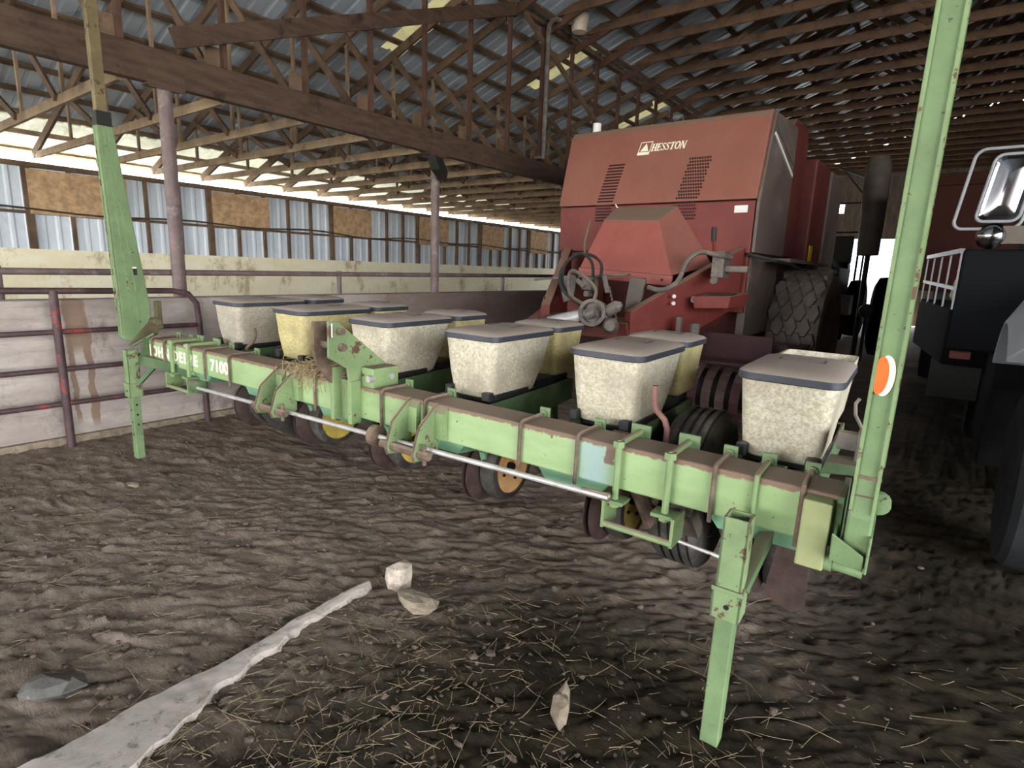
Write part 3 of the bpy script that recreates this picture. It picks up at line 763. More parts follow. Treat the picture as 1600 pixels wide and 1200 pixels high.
lift('arm_stop', P().lathe([(.001, 0), (.033, 0), (.033, .03), (.001, .03)], (-.008, 1.925, 1.0), (0, 1, 0), 14), 'green_mark', mr, smooth=.6)
lift('weld_band', P().box(-.081, -.009, 1.898, 1.912, 1.075, 1.085).box(-.079, -.011, 1.899, 1.909, 1.02, 1.024), 'rust', mr)
ck = P(); n = 12
prof = [(-.105, 1.93), (-.105, 2.14)]
ck.loft([[(-.106, 1.96, .785), (-.098, 1.96, .785), (-.098, 2.14, .785), (-.106, 2.14, .785)], [(-.108, 1.95, .86), (-.100, 1.95, .86), (-.100, 2.14, .96), (-.108, 2.14, .96)]])
ck.hexa([(-.108, 1.915, .79), (-.016, 1.915, .78), (-.016, 1.93, .78), (-.108, 1.93, .79)], [(-.11, 1.90, .885), (-.02, 1.90, .835), (-.02, 1.91, .835), (-.11, 1.91, .885)])
ck.box(-.014, -.006, 1.90, 2.12, .78, .90)
lift('marker_cradle', ck, 'green_mark', bevel=.004)
lift('marker_bracket', P().prism([(-.19, 2.16, .985), (-.08, 2.16, 1.0), (-.08, 2.16, 1.035), (-.175, 2.16, 1.03)], (0, .12, 0)), 'green_dk', bevel=.004)
lift('cylinder_bracket', P().box(-.16, -.09, 2.25, 2.30, 1.06, 1.12).box(-.10, -.085, 2.22, 2.34, 1.02, 1.13), 'steelgrey', bevel=.004)
lift('wire', P().tube([(-.115, 2.3, 1.24), (-.125, 2.3, 1.22), (-.12, 2.3, 1.18), (-.09, 2.3, 1.13)], .006, 6), 'steelgrey', smooth=True)

ml = marker(-5.03, -1, 3.7)
lift('data_plate', P().box(-4.9965, -4.9945, 2.005, 2.04, 1.44, 1.49), 'floodblack', ml)
lift('data_plate', P().box(-4.9965, -4.9945, 2.003, 2.038, 1.49, 1.502), 'letter', ml)
lift('marker_hinge', P().prism([(-4.99, 1.93, .90), (-4.99, 2.14, .97), (-4.99, 2.16, 1.06), (-4.99, 2.11, 1.10)], (.03, 0, 0)).cyl((-5.0, 2.12, 1.08), (-4.9, 2.12, 1.08), .03, 10).box(-4.98, -4.93, 2.13, 2.17, 1.02, 1.24), 'olive', bevel=.004)
lift('marker_bracket', P().bar((-4.95, 1.93, .895), (-4.83, 2.06, 1.0), .05, .016).prism([(-4.86, 1.94, .79), (-4.86, 2.02, .79), (-4.86, 2.02, .97), (-4.86, 1.99, .97)], (.012, 0, 0)).bar((-5.0, 1.96, .80), (-4.30, 2.06, .77), .05, .075), 'green_dk')

# parking stand legs
def stand(u, v, top, brace):
    o = lift('stand_leg', P().box(u - .032, u + .032, v - .03, v + .03, .0, .66), 'green_mark', bevel=.005)
    s = .041; q = P()
    for a in ((u - s, u - s + .007, v - s, v + s), (u + s - .007, u + s, v - s, v + s), (u - s, u + s, v - s, v - s + .007), (u - s, u + s, v + s - .007, v + s)): q.box(*a, .595, top)
    lift('leg_sleeve', q, 'green_worn', o)
    q = P(); s = .048
    for a in ((u - s, u - s + .01, v - s, v + s), (u + s - .01, u + s, v - s, v + s), (u - s, u + s, v - s, v - s + .01), (u - s, u + s, v + s - .01, v + s)): q.box(*a, .505, .615)
    q.box(u - s - .003, u + s + .003, v - s - .004, v - s + .001, .605, .62)
    lift('leg_collar', q, 'green_worn', o, bevel=.003)
    h = P()
    for w in ((.555,) if u > -2 else (.555, .40, .30, .2)): h.cyl((u + .004, v - .0505 if w > .5 else v - .031, w), (u + .004, v - .04 if w > .5 else v - .025, w), .009, 10)
    for w in (() if u > -2 else (.44, .36, .28)): h.cyl((u + .0325, v, w), (u + .025, v, w), .009, 10)
    lift('pin_hole', h, 'floodblack', o)
    lift('leg_brace', P().bar((u + .03, v + .02, .60), brace, .045, .03), 'green_dk', o)
stand(-.375, 1.89, .868, (-.30, 2.08, .80)); stand(-4.92, 1.91, .875, (-4.75, 2.05, .80))

# ---- one planting row, then its copies
RO = (0, V0, 0)
rows = [-4.15, -3.385, -2.61, -1.845, -1.085, -.345]
def emblem(o, v, w, k=1):
    q = P(RO); hx, hy = .085 * k, .045 * k
    for a in ((-hx, hx, -hy, -hy + .005), (-hx, hx, hy - .005, hy), (-hx, -hx + .005, -hy, hy), (hx - .005, hx, -hy, hy)): q.box(a[0], a[1], v + a[2], v + a[3], w, w + .004)
    q.bar((-.045 * k, v - .012, w + .002), (-.005 * k, v + .014, w + .002), .006, .004); q.bar((-.005 * k, v + .014, w + .002), (.03 * k, v - .008, w + .002), .006, .004); q.bar((.03 * k, v - .008, w + .002), (.055 * k, v + .018, w + .002), .006, .004)
    q.build('relief', M['emblem'], o.parent)
def lidmesh(cy, hx, hy, w):
    L = [rrect(0, cy, w, hx - .004, hy - .004, .065), rrect(0, cy, w + .004, hx, hy, .065), rrect(0, cy, w + .028, hx - .002, hy - .002, .065), rrect(0, cy, w + .037, hx - .012, hy - .012, .065), rrect(0, cy, w + .049, hx * .7, hy * .72, .05), rrect(0, cy, w + .054, hx * .3, hy * .3, .03)]
    return P(RO).loft(L)
def seed_hopper(u, mname):
    h = P(RO).loft([rrect(0, 2.50, .955, .125, .19, .05), rrect(0, 2.50, .968, .139, .21, .05), rrect(0, 2.525, 1.10, .151, .255, .045), rrect(0, 2.54, 1.275, .168, .283, .045)]).build('seed_hopper', M[mname], pt, smooth=.9)
    ld = lidmesh(2.545, .184, .305, 1.262).build('hopper_lid', M['lid'], h, smooth=.6)
    emblem(ld, 2.58, 1.313)
    h.location = (u - U0, 0, 0); return h
def insect_box(u, lid=True):
    L = [rrect(0, 3.05, 1.0, .12, .12, .03), rrect(0, 3.05, 1.02, .135, .14, .03), rrect(0, 3.05, 1.285, .160, .165, .035)]
    if not lid: L += [rrect(0, 3.05, 1.285, .148, .153, .03), rrect(0, 3.05, 1.14, .14, .14, .03)]
    b = P(RO).loft(L).build('insecticide_box', M['hop_yellow' if lid else 'hop_white'], pt, smooth=.9)
    if lid:
        ld = lidmesh(3.05, .176, .185, 1.268).build('hopper_lid', M['lid'], b, smooth=.6); emblem(ld, 3.06, 1.319, .9)
    else:
        P(RO).box(-.01, .01, 2.92, 3.19, 1.14, 1.25).build('divider', M['hop_white'], b); b['label'] = 'box without a lid'
    b.location = (u - U0, 0, 0); return b
h1 = seed_hopper(rows[0], 'hop_grey'); h2 = seed_hopper(rows[1], 'hop_yellow'); h3 = seed_hopper(rows[2], 'hop_white')
for r in rows[3:]: dup(h3, pt, (r - U0, 0, 0))
b1 = insect_box(rows[0])
for r in rows[1:5]: dup(b1, pt, (r - U0, 0, 0))
insect_box(rows[5], False)

def row_unit(u):
    f = P(RO)
    for s in (-1, 1):
        f.prism([(s * .135, 2.2, .94), (s * .135, 3.12, .965), (s * .135, 3.12, .83), (s * .135, 2.7, .80), (s * .135, 2.2, .79)], (.014 * s, 0, 0))
    f.box(-.15, .15, 3.1, 3.13, .83, .965).box(-.13, .13, 2.2, 2.215, .79, .94)
    o = f.build('row_unit', M['green_dk'], pt, bevel=.003)
    P(RO).box(-.12, .12, 2.34, 2.75, .93, .955).box(-.12, .12, 2.75, 3.10, .93, 1.0).build('hopper_tray', M['black'], o)
    for a in ((.095, .145, 2.255, 2.30, .955, 1.0), (-.15, -.11, 2.255, 2.30, .96, 1.01)): P(RO).box(*a).build('latch', M['black'], o, bevel=.006)
    for a in ((.10, .15, 2.305, 2.62, .955, .985), (-.15, -.11, 2.305, 2.62, .955, .975)): P(RO).box(*a).build('tray_rail', M['black'], o, bevel=.006)
    sh_ = P(RO).prism([(-.02, 2.15, .79), (-.02, 2.75, .81), (-.02, 2.7, .55), (-.02, 2.60, .35), (-.02, 2.5, .36), (-.02, 2.4, .62)], (.04, 0, 0)).build('shank', M['green_teal'], o, bevel=.004)
    P(RO).hexa([(-.13, 2.04, .735), (.13, 2.04, .735), (.13, 2.3, .70), (-.13, 2.3, .70)], [(-.17, 2.04, .785), (.17, 2.04, .785), (.17, 2.3, .785), (-.17, 2.3, .785)]).build('mount_plate', M['green_teal'], o)
    for s in (-1, 1):
        P(RO).lathe([(.001, .0), (.172, .006), (.178, .009), (.172, .012), (.001, .018)], (s * .03 - .07, 2.50, .485), (1, -.09 * s, 0), 32).build('opener_disc', M['disc'], o, smooth=.5)
    w = P(RO).lathe([(.15, -.05), (.19, -.045), (.20, -.02), (.20, .03), (.19, .05), (.155, .055), (.15, 0)], (.03, 2.6, .503), (1, 0, 0), 36, True).build('gauge_wheel', M['rubber'], o, smooth=.6)
    P(RO).lathe([(.001, .02), (.05, .02), (.06, .035), (.13, .045), (.155, .05), (.158, .056), (.15, .04), (.13, -.03), (.001, -.03)], (.03, 2.6, .503), (1, 0, 0), 32).build('wheel_disc', M['yellow'], o, smooth=.5)
    for k in range(4):
        a = k * PI / 2 + .4; P(RO).cyl((.07, 2.6 + .085 * math.cos(a), .503 + .085 * math.sin(a)), (.082, 2.6 + .085 * math.cos(a), .503 + .085 * math.sin(a)), .008, 8).build('wheel_bolt', M['floodblack'], o)
    P(RO).cyl((.05, 2.6, .503), (.085, 2.6, .503), .022, 12).build('hub', M['floodblack'], o)
    P(RO).lathe([(.05, -.035), (.14, -.04), (.155, -.02), (.155, .02), (.14, .04), (.05, .035)], (0, 3.12, .46), (1, 0, 0), 28).build('press_wheel', M['rubber'], o, smooth=.6)
    P(RO).bar((.06, 3.05, .85), (.06, 3.12, .46), .02, .06).bar((-.06, 3.05, .85), (-.06, 3.12, .46), .02, .06).build('press_arm', M['green_dk'], o)
    o.location = (u - U0, 0, 0); return o
r0 = row_unit(rows[0])
for i, r in enumerate(rows[1:]):
    c = dup(r0, pt, (r - U0, 0, 0))
    if i == 2:                                         # the fourth row's wheel face has faded to orange
        for d in c.children:
            if d.name.startswith('wheel_disc'):
                d.data = d.data.copy(); d.data.materials[0] = M['orange_rim']; d['label'] = 'wheel face faded to orange'

# ground drive wheels
def drive_wheel(u):
    prof = [(.22, -.10), (.30, -.115), (.355, -.10), (.372, -.075)]
    for k in range(4):
        a = -.075 + k * .04; prof += [(.376, a + .004), (.376, a + .026), (.362, a + .030), (.362, a + .038)]
    prof += [(.372, .085), (.355, .10), (.30, .115), (.22, .10)]
    o = P(RO).lathe(prof, (0, 2.66, .645), (1, 0, 0), 48).build('drive_wheel', M['rubber'], pt, smooth=.5)
    P(RO).lathe([(.001, .03), (.10, .03), (.20, .08), (.225, .104), (.225, -.104), (.2, -.08), (.001, -.03)], (0, 2.66, .645), (1, 0, 0), 32).build('wheel_disc', M['darkgrey'], o, smooth=.5)
    P(RO).bar((.16, 2.19, .86), (.16, 2.66, .645), .02, .08).bar((-.16, 2.19, .86), (-.16, 2.66, .645), .02, .08).cyl((-.17, 2.66, .645), (.17, 2.66, .645), .02, 10).build('fork', M['green_dk'], o)
    o.location = (u - U0, 0, 0); return o
d0 = drive_wheel(-.735); dup(d0, pt, (-4.36 - U0 + .585, 0, 0))
lift('drive_chain_case', P().bar((-.52, 2.25, .80), (-.52, 2.6, .45), .05, .13).bar((-.63, 2.1, .75), (-.63, 2.25, .6), .09, .06), 'darkgrey')
lift('colter_bracket', P().box(-.96, -.93, 2.1, 2.35, .62, .78).bar((-.82, 2.1, .78), (-.78, 2.2, .60), .03, .05).bar((-.74, 2.12, .78), (-.80, 2.25, .66), .025, .04), 'rust')
lift('seed_tube_guard', P().prism([(-.30, 2.3, .66), (-.19, 2.3, .72), (-.18, 2.3, .40), (-.22, 2.3, .36), (-.33, 2.3, .40)], (0, .02, 0)), 'disc')

# crank handle and control rod behind the bar
lift('crank_handle', P().tube([(-3.86, 2.24, .975), (-3.84, 2.24, .995), (-3.78, 2.24, 1.03), (-3.745, 2.24, 1.07), (-3.74, 2.24, 1.11), (-3.748, 2.24, 1.135)], .011, 8), 'rust', smooth=True)
lift('control_rod', P().tube([(-.855, 2.3, 1.17), (-.853, 2.3, 1.10), (-.84, 2.3, 1.065), (-.80, 2.3, 1.03), (-.785, 2.3, .99), (-.785, 2.3, .90)], .013, 8), 'pinkrod', smooth=True)

# ------------------------------------------------------------------ the red baler
BO = (-3.08, 6.6, 0); bl_ = empty('square_baler', BO)
tag(bl_, 'large dusty red square baler with a sloping vented front hood', 'baler')
def B(): return MB(BO)
def bp(name, mb, m, parent=None, **k): return mb.build(name, M[m], parent or bl_, **k)
XL, XRb = -4.34, -1.83
hd = bp('front_hood', B().loft([[(x, 6.60, 2.44), (x, 6.83, 3.33), (x, 6.90, 3.40), (x, 7.95, 3.44), (x, 7.95, 2.44)] for x in (XL, XRb)]), 'hood_dust', bevel=.018)
bp('lower_hood', B().loft([[(x, 6.615, 1.87), (x, 6.605, 2.425), (x, 7.6, 2.425), (x, 7.6, 1.87)] for x in (XL + .03, XRb - .01)]), 'red', bevel=.012)
bp('front_panel', B().box(-2.15, -1.86, 6.64, 7.2, 1.22, 1.88), 'red', bevel=.01); bp('front_panel', B().box(-4.25, -3.7, 6.8, 7.2, .95, 1.88), 'red', bevel=.01)
bp('body', B().box(-4.2, -1.98, 6.9, 10.6, .85, 3.30), 'red_dk', bevel=.02)
# vents: slots on the left, punched holes on the right
for nm, x0, holes in (('slot', -3.62, False), ('hole', -2.56, True)):
    for part, n in ((0, 1), (1, 2)):
        v = B()
        if part == 0:
            a = Vector((0, 6.606, 2.47)); d = Vector((0, .115, .445)); nr = 13; skew = .075
        else:
            a = Vector((0, 6.603, 2.24)); d = Vector((0, 0, .18)); nr = 6; skew = 0
        nn = Vector((0, -d.z, d.y)).normalized() * .004
        for j in range(nr):
            f = j / (nr - 1); c = a + d * f; xo = x0 + skew * (f - .5) - (.05 if part else 0)
            if not holes:
                v.hexa([Vector((xo - .11, c.y, c.z)) + nn * .2, Vector((xo + .11, c.y, c.z)) + nn * .2, Vector((xo + .11, c.y + .01, c.z)), Vector((xo - .11, c.y + .01, c.z))],
                       [Vector((xo - .11, c.y + .004, c.z + .019)) + nn, Vector((xo + .11, c.y + .004, c.z + .019)) + nn, Vector((xo + .11, c.y + .014, c.z + .019)), Vector((xo - .11, c.y + .014, c.z + .019))])
            else:
                for i in range(9):
                    x = xo - .125 + i * .029 + (.0145 if j % 2 else 0)
                    v.hexa([Vector((x - .010, c.y, c.z)) + nn * .2, Vector((x + .010, c.y, c.z)) + nn * .2, Vector((x + .010, c.y + .01, c.z)), Vector((x - .010, c.y + .01, c.z))],
                           [Vector((x - .010, c.y + .004, c.z + .021)) + nn, Vector((x + .010, c.y + .004, c.z + .021)) + nn, Vector((x + .010, c.y + .014, c.z + .021)), Vector((x - .010, c.y + .014, c.z + .021))])
        bp('vent', v, 'ventdark', hd)
# emblem square with a triangle, and the maker's lettering
def slope(x, z, out=.004):   # a point on the tilted hood face
    f = (z - 2.44) / .89
    return Vector((x, 6.60 + .23 * f - out, z + out * .25))
def quad(mb, pts, out=.004):
    mb.prism([slope(x, z, out) for x, z in pts], (0, .003, 0))
q = B(); x0, z0, s, k = -3.335, 3.02, .155, .03
for pts in (((0, 0), (s, 0), (s, .035), (0, .035)), ((0, s - .008), (s, s - .008), (s, s), (0, s)), ((0, 0), (.008, 0), (.008, s), (0, s)), ((s - .008, 0), (s, 0), (s, s), (s - .008, s)),
            ((.025, .045), (.13, .045), (.078, .135))):
    quad(q, [(x0 + a + b * .2, z0 + b) for a, b in pts])
bp('emblem', q, 'letter', hd)
tilt = math.atan2(.23, .89)
def word(name, body, x0, z0, h, parent):
    """bold slanted serif capitals cut as thin plates on the sloping hood face"""
    q = B(); W = {'H': .80, 'E': .66, 'S': .58, 'T': .68, 'O': .78, 'N': .80}; x = x0
    for chh in body:
        w_ = W[chh]; R_ = []
        st, th, sf = .20, .09, .07
        def rc(a, b, c, d): R_.append([(a, c), (b, c), (b, d), (a, d)])
        if chh in 'HN':
            for a in (.08, w_ - .08 - (st if chh == 'H' else .10)):
                ww = st if chh == 'H' else .10
                rc(a, a + ww, 0, 1); rc(a - .06, a + ww + .06, 0, sf); rc(a - .06, a + ww + .06, 1 - sf, 1)
            if chh == 'H': rc(.2, w_ - .2, .46, .46 + th)
            else: R_.append([(.06, 1), (.28, 1), (w_ - .06, 0), (w_ - .26, 0)])
        elif chh == 'E':
            rc(.06, .06 + st, 0, 1); rc(0, w_ - .04, 0, th); rc(0, w_ - .06, 1 - th, 1); rc(.2, w_ - .2, .46, .46 + th)
            rc(w_ - .11, w_ - .04, 0, .24); rc(w_ - .13, w_ - .06, .78, 1); rc(w_ - .25, w_ - .2, .38, .64)
        elif chh == 'T':
            rc(w_ / 2 - st / 2, w_ / 2 + st / 2, 0, 1); rc(0.02, w_ - .02, 1 - th, 1); rc(w_ / 2 - .18, w_ / 2 + .18, 0, sf); rc(.02, .09, .76, 1); rc(w_ - .09, w_ - .02, .76, 1)
        else:
            if chh == 'O': P_ = [(w_ / 2 + (w_ / 2 - .10) * math.cos(t), .5 + .45 * math.sin(t), .05 + .05 * abs(math.cos(t))) for t in [2 * PI * k / 20 for k in range(21)]]
            else:
                P_ = [(.47, .80), (.38, .93), (.26, .95), (.13, .88), (.10, .74), (.18, .60), (.33, .47), (.45, .34), (.46, .18), (.37, .07), (.24, .04), (.10, .10), (.04, .24)]
                P_ = [(a, b, .05 + .045 * math.exp(-((b - .52) / .22) ** 2)) for a, b in P_]
            for k in range(len(P_) - 1):
                (a, b, r0_), (c, d, r1_) = P_[k], P_[k + 1]; n_ = math.hypot(c - a, d - b) or 1; nx_, ny_ = -(d - b) / n_, (c - a) / n_
                ex, ez = (c - a) / n_ * .02, (d - b) / n_ * .02
                R_.append([(a - ex + nx_ * r0_, b - ez + ny_ * r0_), (a - ex - nx_ * r0_, b - ez - ny_ * r0_), (c + ex - nx_ * r1_, d + ez - ny_ * r1_), (c + ex + nx_ * r1_, d + ez + ny_ * r1_)])
        for r_ in R_: quad(q, [(x + (a + b * .22) * h, z0 + b * h - (x - x0) * .0) for a, b in r_])
        x += (w_ - .005) * h
    o_ = bp(name, q, 'letter', parent); o_.rotation_euler = (0, 0, 0); return o_
word('lettering', 'HESSTON', -3.165, 3.055, .088, hd)
bp('label_plate', B().box(-2.05, -1.91, 6.598, 6.604, 2.30, 2.375), 'white')
bp('hood_cap', B().cyl((-4.06, 7.0, 3.38), (-4.06, 7.0, 3.52), .055, 14), 'white', smooth=.6)
bp('hood_brace', B().bar((-3.50, 6.597, 2.44), (-3.44, 6.597, 2.36), .014, .01), 'letter')
# right side: panel, sign, pale strip, rear sections
sd = bp('side_panel', B().prism([(XRb, 6.62, 1.88), (XRb, 6.62, 2.42), (XRb, 6.9, 3.36), (XRb, 7.9, 3.40), (XRb, 7.9, 1.88)], (.035, 0, 0)), 'sidegrey', bevel=.006)
bp('sign_panel', B().prism([(XRb + .036, 6.95, 3.20), (XRb + .036, 6.95, 3.36), (XRb + .036, 7.85, 3.18), (XRb + .036, 7.85, 2.96)], (.006, 0, 0)), 'darkgrey', sd)
bp('side_strip', B().bar((XRb + .04, 6.88, 3.14), (XRb + .04, 7.85, 2.84), .012, .035), 'white', sd)
bp('side_skirt', B().box(-1.93, -1.84, 6.70, 7.9, .95, 1.86), 'sidegrey', bevel=.006)
bp('mid_housing', B().loft([[(x, 7.95, 1.9), (x, 7.95, 3.45), (x, 8.1, 3.56), (x, 8.7, 3.56), (x, 8.85, 3.4), (x, 8.85, 1.9)] for x in (-4.2, -1.86)]), 'red_dk', bevel=.02)
rr = bp('rear_housing', B().box(-4.3, -1.74, 9.0, 10.9, 1.78, 3.22), 'red_dk', bevel=.03)
bp('rear_edge', B().box(-1.74, -1.70, 9.9, 10.9, 1.74, 3.18), 'sidegrey', rr, bevel=.01)
bp('reflector_strip', B().box(-1.738, -1.728, 9.1, 9.3, 1.79, 2.08), 'yellowdecal', rr)
bp('mudguard', B().box(-1.9, -1.55, 7.2, 9.6, 1.80, 1.84), 'darkgrey')
# flywheel shroud: a four-sided funnel cover
fr = [(-3.60, 6.0, 1.66), (-2.46, 6.0, 1.60), (-2.75, 6.22, 2.20), (-3.44, 6.22, 2.22)]
bk = [(-3.78, 6.62, 1.72), (-2.22, 6.62, 1.72), (-2.70, 6.62, 2.40), (-3.50, 6.62, 2.41)]
shd = bp('flywheel_cover', MB(BO).add(fr + bk, [(0, 1, 2, 3), (3, 2, 6, 7), (1, 5, 6, 2), (0, 3, 7, 4), (0, 4, 5, 1), (4, 7, 6, 5)]), 'shroud', bevel=.012)
bp('cover_lip', B().hexa([(-3.61, 5.985, 1.55), (-2.44, 5.985, 1.49), (-2.44, 6.02, 1.49), (-3.61, 6.02, 1.55)], [(-3.61, 5.985, 1.66), (-2.44, 5.985, 1.60), (-2.44, 6.02, 1.60), (-3.61, 6.02, 1.66)]), 'shroud', shd, bevel=.004)
for x_ in (-2.75, -2.55): bp('bolt', B().cyl((x_, 5.975, 1.555), (x_, 5.99, 1.555), .014, 8), 'ventdark', shd)
# drawbar: two deep side plates meeting at the front
def plate(xa, xb, name, m):
    a = [(xa, 5.25, 1.0), (xa, 5.25, 1.24), (xb, 6.62, 1.93), (xb, 6.62, 1.30), ((xa + xb) / 2, 6.0, .98)]
    mb = B(); w = .10
    nrm = Vector((6.62 - 5.25, -(xb - xa), 0)).normalized() * w
    mb.prism(a, nrm); return bp(name, mb, m, bevel=.006)
dbR = plate(-2.60, -1.98, 'drawbar_plate', 'red'); dbL = plate(-3.62, -4.22, 'drawbar_plate', 'red')
bp('drawbar_nose', B().hexa([(-3.6, 5.2, .95), (-2.5, 5.2, .95), (-2.5, 5.5, .95), (-3.6, 5.5, .95)], [(-3.55, 5.2, 1.12), (-2.55, 5.2, 1.12), (-2.5, 5.5, 1.16), (-3.6, 5.5, 1.16)]), 'red_dk', bevel=.01)
for p_, q_, r_ in (((-2.26, 5.62, 1.40), (-2.24, 5.60, 1.40), .02), ((-2.26, 5.62, 1.33), (-2.24, 5.60, 1.33), .02), ((-2.13, 5.85, 1.37), (-2.11, 5.83, 1.37), .035)): bp('bolt_head', B().cyl(p_, q_, r_, 8), 'rod', dbR)
stp = bp('side_step', B().loft([[(-2.10, 5.80, 1.28), (-1.78, 5.86, 1.30), (-1.70, 6.2, 1.32), (-2.05, 6.2, 1.30)], [(-2.12, 5.78, 1.40), (-1.76, 5.85, 1.42), (-1.68, 6.2, 1.46), (-2.05, 6.2, 1.44)]]), 'red', bevel=.008)
bp('step_tread', B().box(-2.02, -1.76, 5.9, 6.15, 1.43, 1.445), 'ventdark', stp)
# hitch hardware: gearbox, shaft, bracket, jack plate
gb = bp('gearbox', B().lathe([(.02, -.10), (.10, -.10), (.13, -.07), (.13, .04), (.10, .06), (.02, .06)], (-2.80, 5.02, 1.21), (.35, -1, .12), 24), 'steelgrey', smooth=.5)
bp('gear_ring', B().lathe([(.10, 0), (.135, 0), (.135, .03), (.10, .03)], (-2.80, 4.95, 1.22), (.35, -1, .12), 28, True), 'steelgrey', gb)
bp('knuckle', B().lathe([(.001, -.06), (.05, -.05), (.06, 0), (.05, .05), (.001, .06)], (-2.78, 4.90, 1.22), (1, .1, .5), 12).lathe([(.02, -.12), (.07, -.08), (.08, .05), (.05, .12)], (-2.61, 5.0, 1.10), (.3, -.8, .1), 16).lathe([(.02, -.1), (.06, -.06), (.06, .05), (.02, .1)], (-2.63, 5.05, 1.27), (1, .2, .6), 14), 'steelgrey', gb, smooth=.5)
bp('drive_shaft', B().cyl((-3.18, 4.75, 1.10), (-2.88, 4.98, 1.20), .062, 16), 'rod', gb, smooth=.6)
bp('drive_shaft', B().cyl((-3.42, 4.60, 1.04), (-3.15, 4.78, 1.11), .045, 14), 'black', gb, smooth=.6)
bp('jack_bracket', B().prism([(-2.72, 5.55, 1.58), (-2.54, 5.55, 1.56), (-2.58, 5.55, 1.30), (-2.66, 5.55, 1.16), (-2.76, 5.55, 1.22)], (0, .04, 0)), 'darkgrey', bevel=.006)
bp('hose_stand', B().prism([(-3.62, 5.55, 1.56), (-3.36, 5.55, 1.55), (-3.40, 5.55, 1.30), (-3.52, 5.55, 1.26)], (0, .03, 0)).bar((-3.35, 5.6, 1.55), (-2.8, 5.7, 1.6), .12, .02).bar((-3.9, 5.5, 1.50), (-3.4, 5.58, 1.56), .025, .025), 'steelgrey', bevel=.004)
bp('valve_block', B().box(-3.22, -3.08, 5.42, 5.55, 1.42, 1.56).cyl((-3.15, 5.40, 1.38), (-3.15, 5.5, 1.38), .035, 12).cyl((-3.28, 5.42, 1.52), (-3.18, 5.42, 1.45), .03, 10).bar((-3.0, 5.5, 1.6), (-2.95, 5.52, 1.40), .06, .05), 'steelgrey', bevel=.006)
bp('wing_plate', B().prism([(-3.75, 5.35, 1.0), (-3.66, 5.35, 1.32), (-3.60, 5.35, 1.22), (-3.66, 5.35, .95)], (0, .03, 0)).prism([(-3.9, 5.3, 1.02), (-3.66, 5.6, 1.32), (-3.62, 5.6, 1.28), (-3.8, 5.3, .98)], (0, .02, 0)), 'red_dk')
def hose(pts, r=.017, m='black'):
    # smooth the corner points
    P_ = [Vector(p) for p in pts]; out = []
    for i in range(len(P_) - 1):
        p0 = P_[max(i - 1, 0)]; p1 = P_[i]; p2 = P_[i + 1]; p3 = P_[min(i + 2, len(P_) - 1)]
        for k in range(6):
            t = k / 6; out.append(.5 * ((2 * p1) + (p2 - p0) * t + (2 * p0 - 5 * p1 + 4 * p2 - p3) * t * t + (3 * p1 - p0 - 3 * p2 + p3) * t ** 3))
    out.append(P_[-1]); return bp('hose', B().tube(out, r, 8), m, smooth=True)
hose([(-3.12, 5.35, 1.22), (-3.40, 5.35, 1.45), (-3.42, 5.4, 1.70), (-3.25, 5.5, 1.80), (-3.05, 5.5, 1.72), (-2.98, 5.4, 1.55)])
hose([(-3.05, 5.35, 1.20), (-3.37, 5.3, 1.40), (-3.44, 5.35, 1.62), (-3.30, 5.45, 1.80), (-3.16, 5.5, 1.72), (-3.08, 5.42, 1.50), (-3.02, 5.3, 1.40)])
hose([(-3.02, 5.3, 1.25), (-3.28, 5.3, 1.36), (-3.36, 5.4, 1.6), (-3.16, 5.3, 1.58), (-2.92, 5.2, 1.44), (-2.86, 5.05, 1.30)], .020, 'steelgrey')
hose([(-3.25, 5.5, 1.80), (-3.40, 5.75, 1.95), (-3.55, 6.1, 2.2)], .014, 'steelgrey')
hose([(-2.50, 5.52, 1.48), (-2.35, 5.55, 1.46), (-2.22, 5.6, 1.55), (-2.16, 5.65, 1.75), (-2.06, 5.72, 1.84), (-1.92, 5.8, 1.82), (-1.84, 6.0, 1.80)], .024, 'steelgrey')
ch = B()
for i in range(9):
    z = 1.46 - i * .036; ch.lathe([(.012, -.004), (.019, -.004), (.019, .004), (.012, .004)], (-2.72 + .012 * i, 5.12, z), (1, i % 2, .2), 10, True)
bp('safety_chain', ch, 'steelgrey')
lv = bp('lever', B().bar((-1.99, 6.0, 1.72), (-2.02, 5.95, 1.98), .03, .03), 'red')
bp('grip', B().cyl((-2.02, 5.95, 1.96), (-2.025, 5.94, 2.10), .026, 10), 'black', lv, smooth=.6)
bp('lever_bracket', B().box(-2.0, -1.88, 5.9, 6.1, 1.60, 1.86).box(-1.9, -1.66, 5.95, 6.05, 1.66, 1.72).lathe([(.001, 0), (.04, 0), (.04, .05), (.001, .05)], (-1.94, 5.88, 1.57), (0, -1, 0), 10), 'steelgrey', lv, bevel=.006)
bp('side_hose', B().tube([(-1.86, 6.6, 1.86), (-1.6, 6.75, 1.80), (-1.55, 7.2, 1.78), (-1.68, 8.5, 1.74)], .018, 8), 'black', smooth=True)
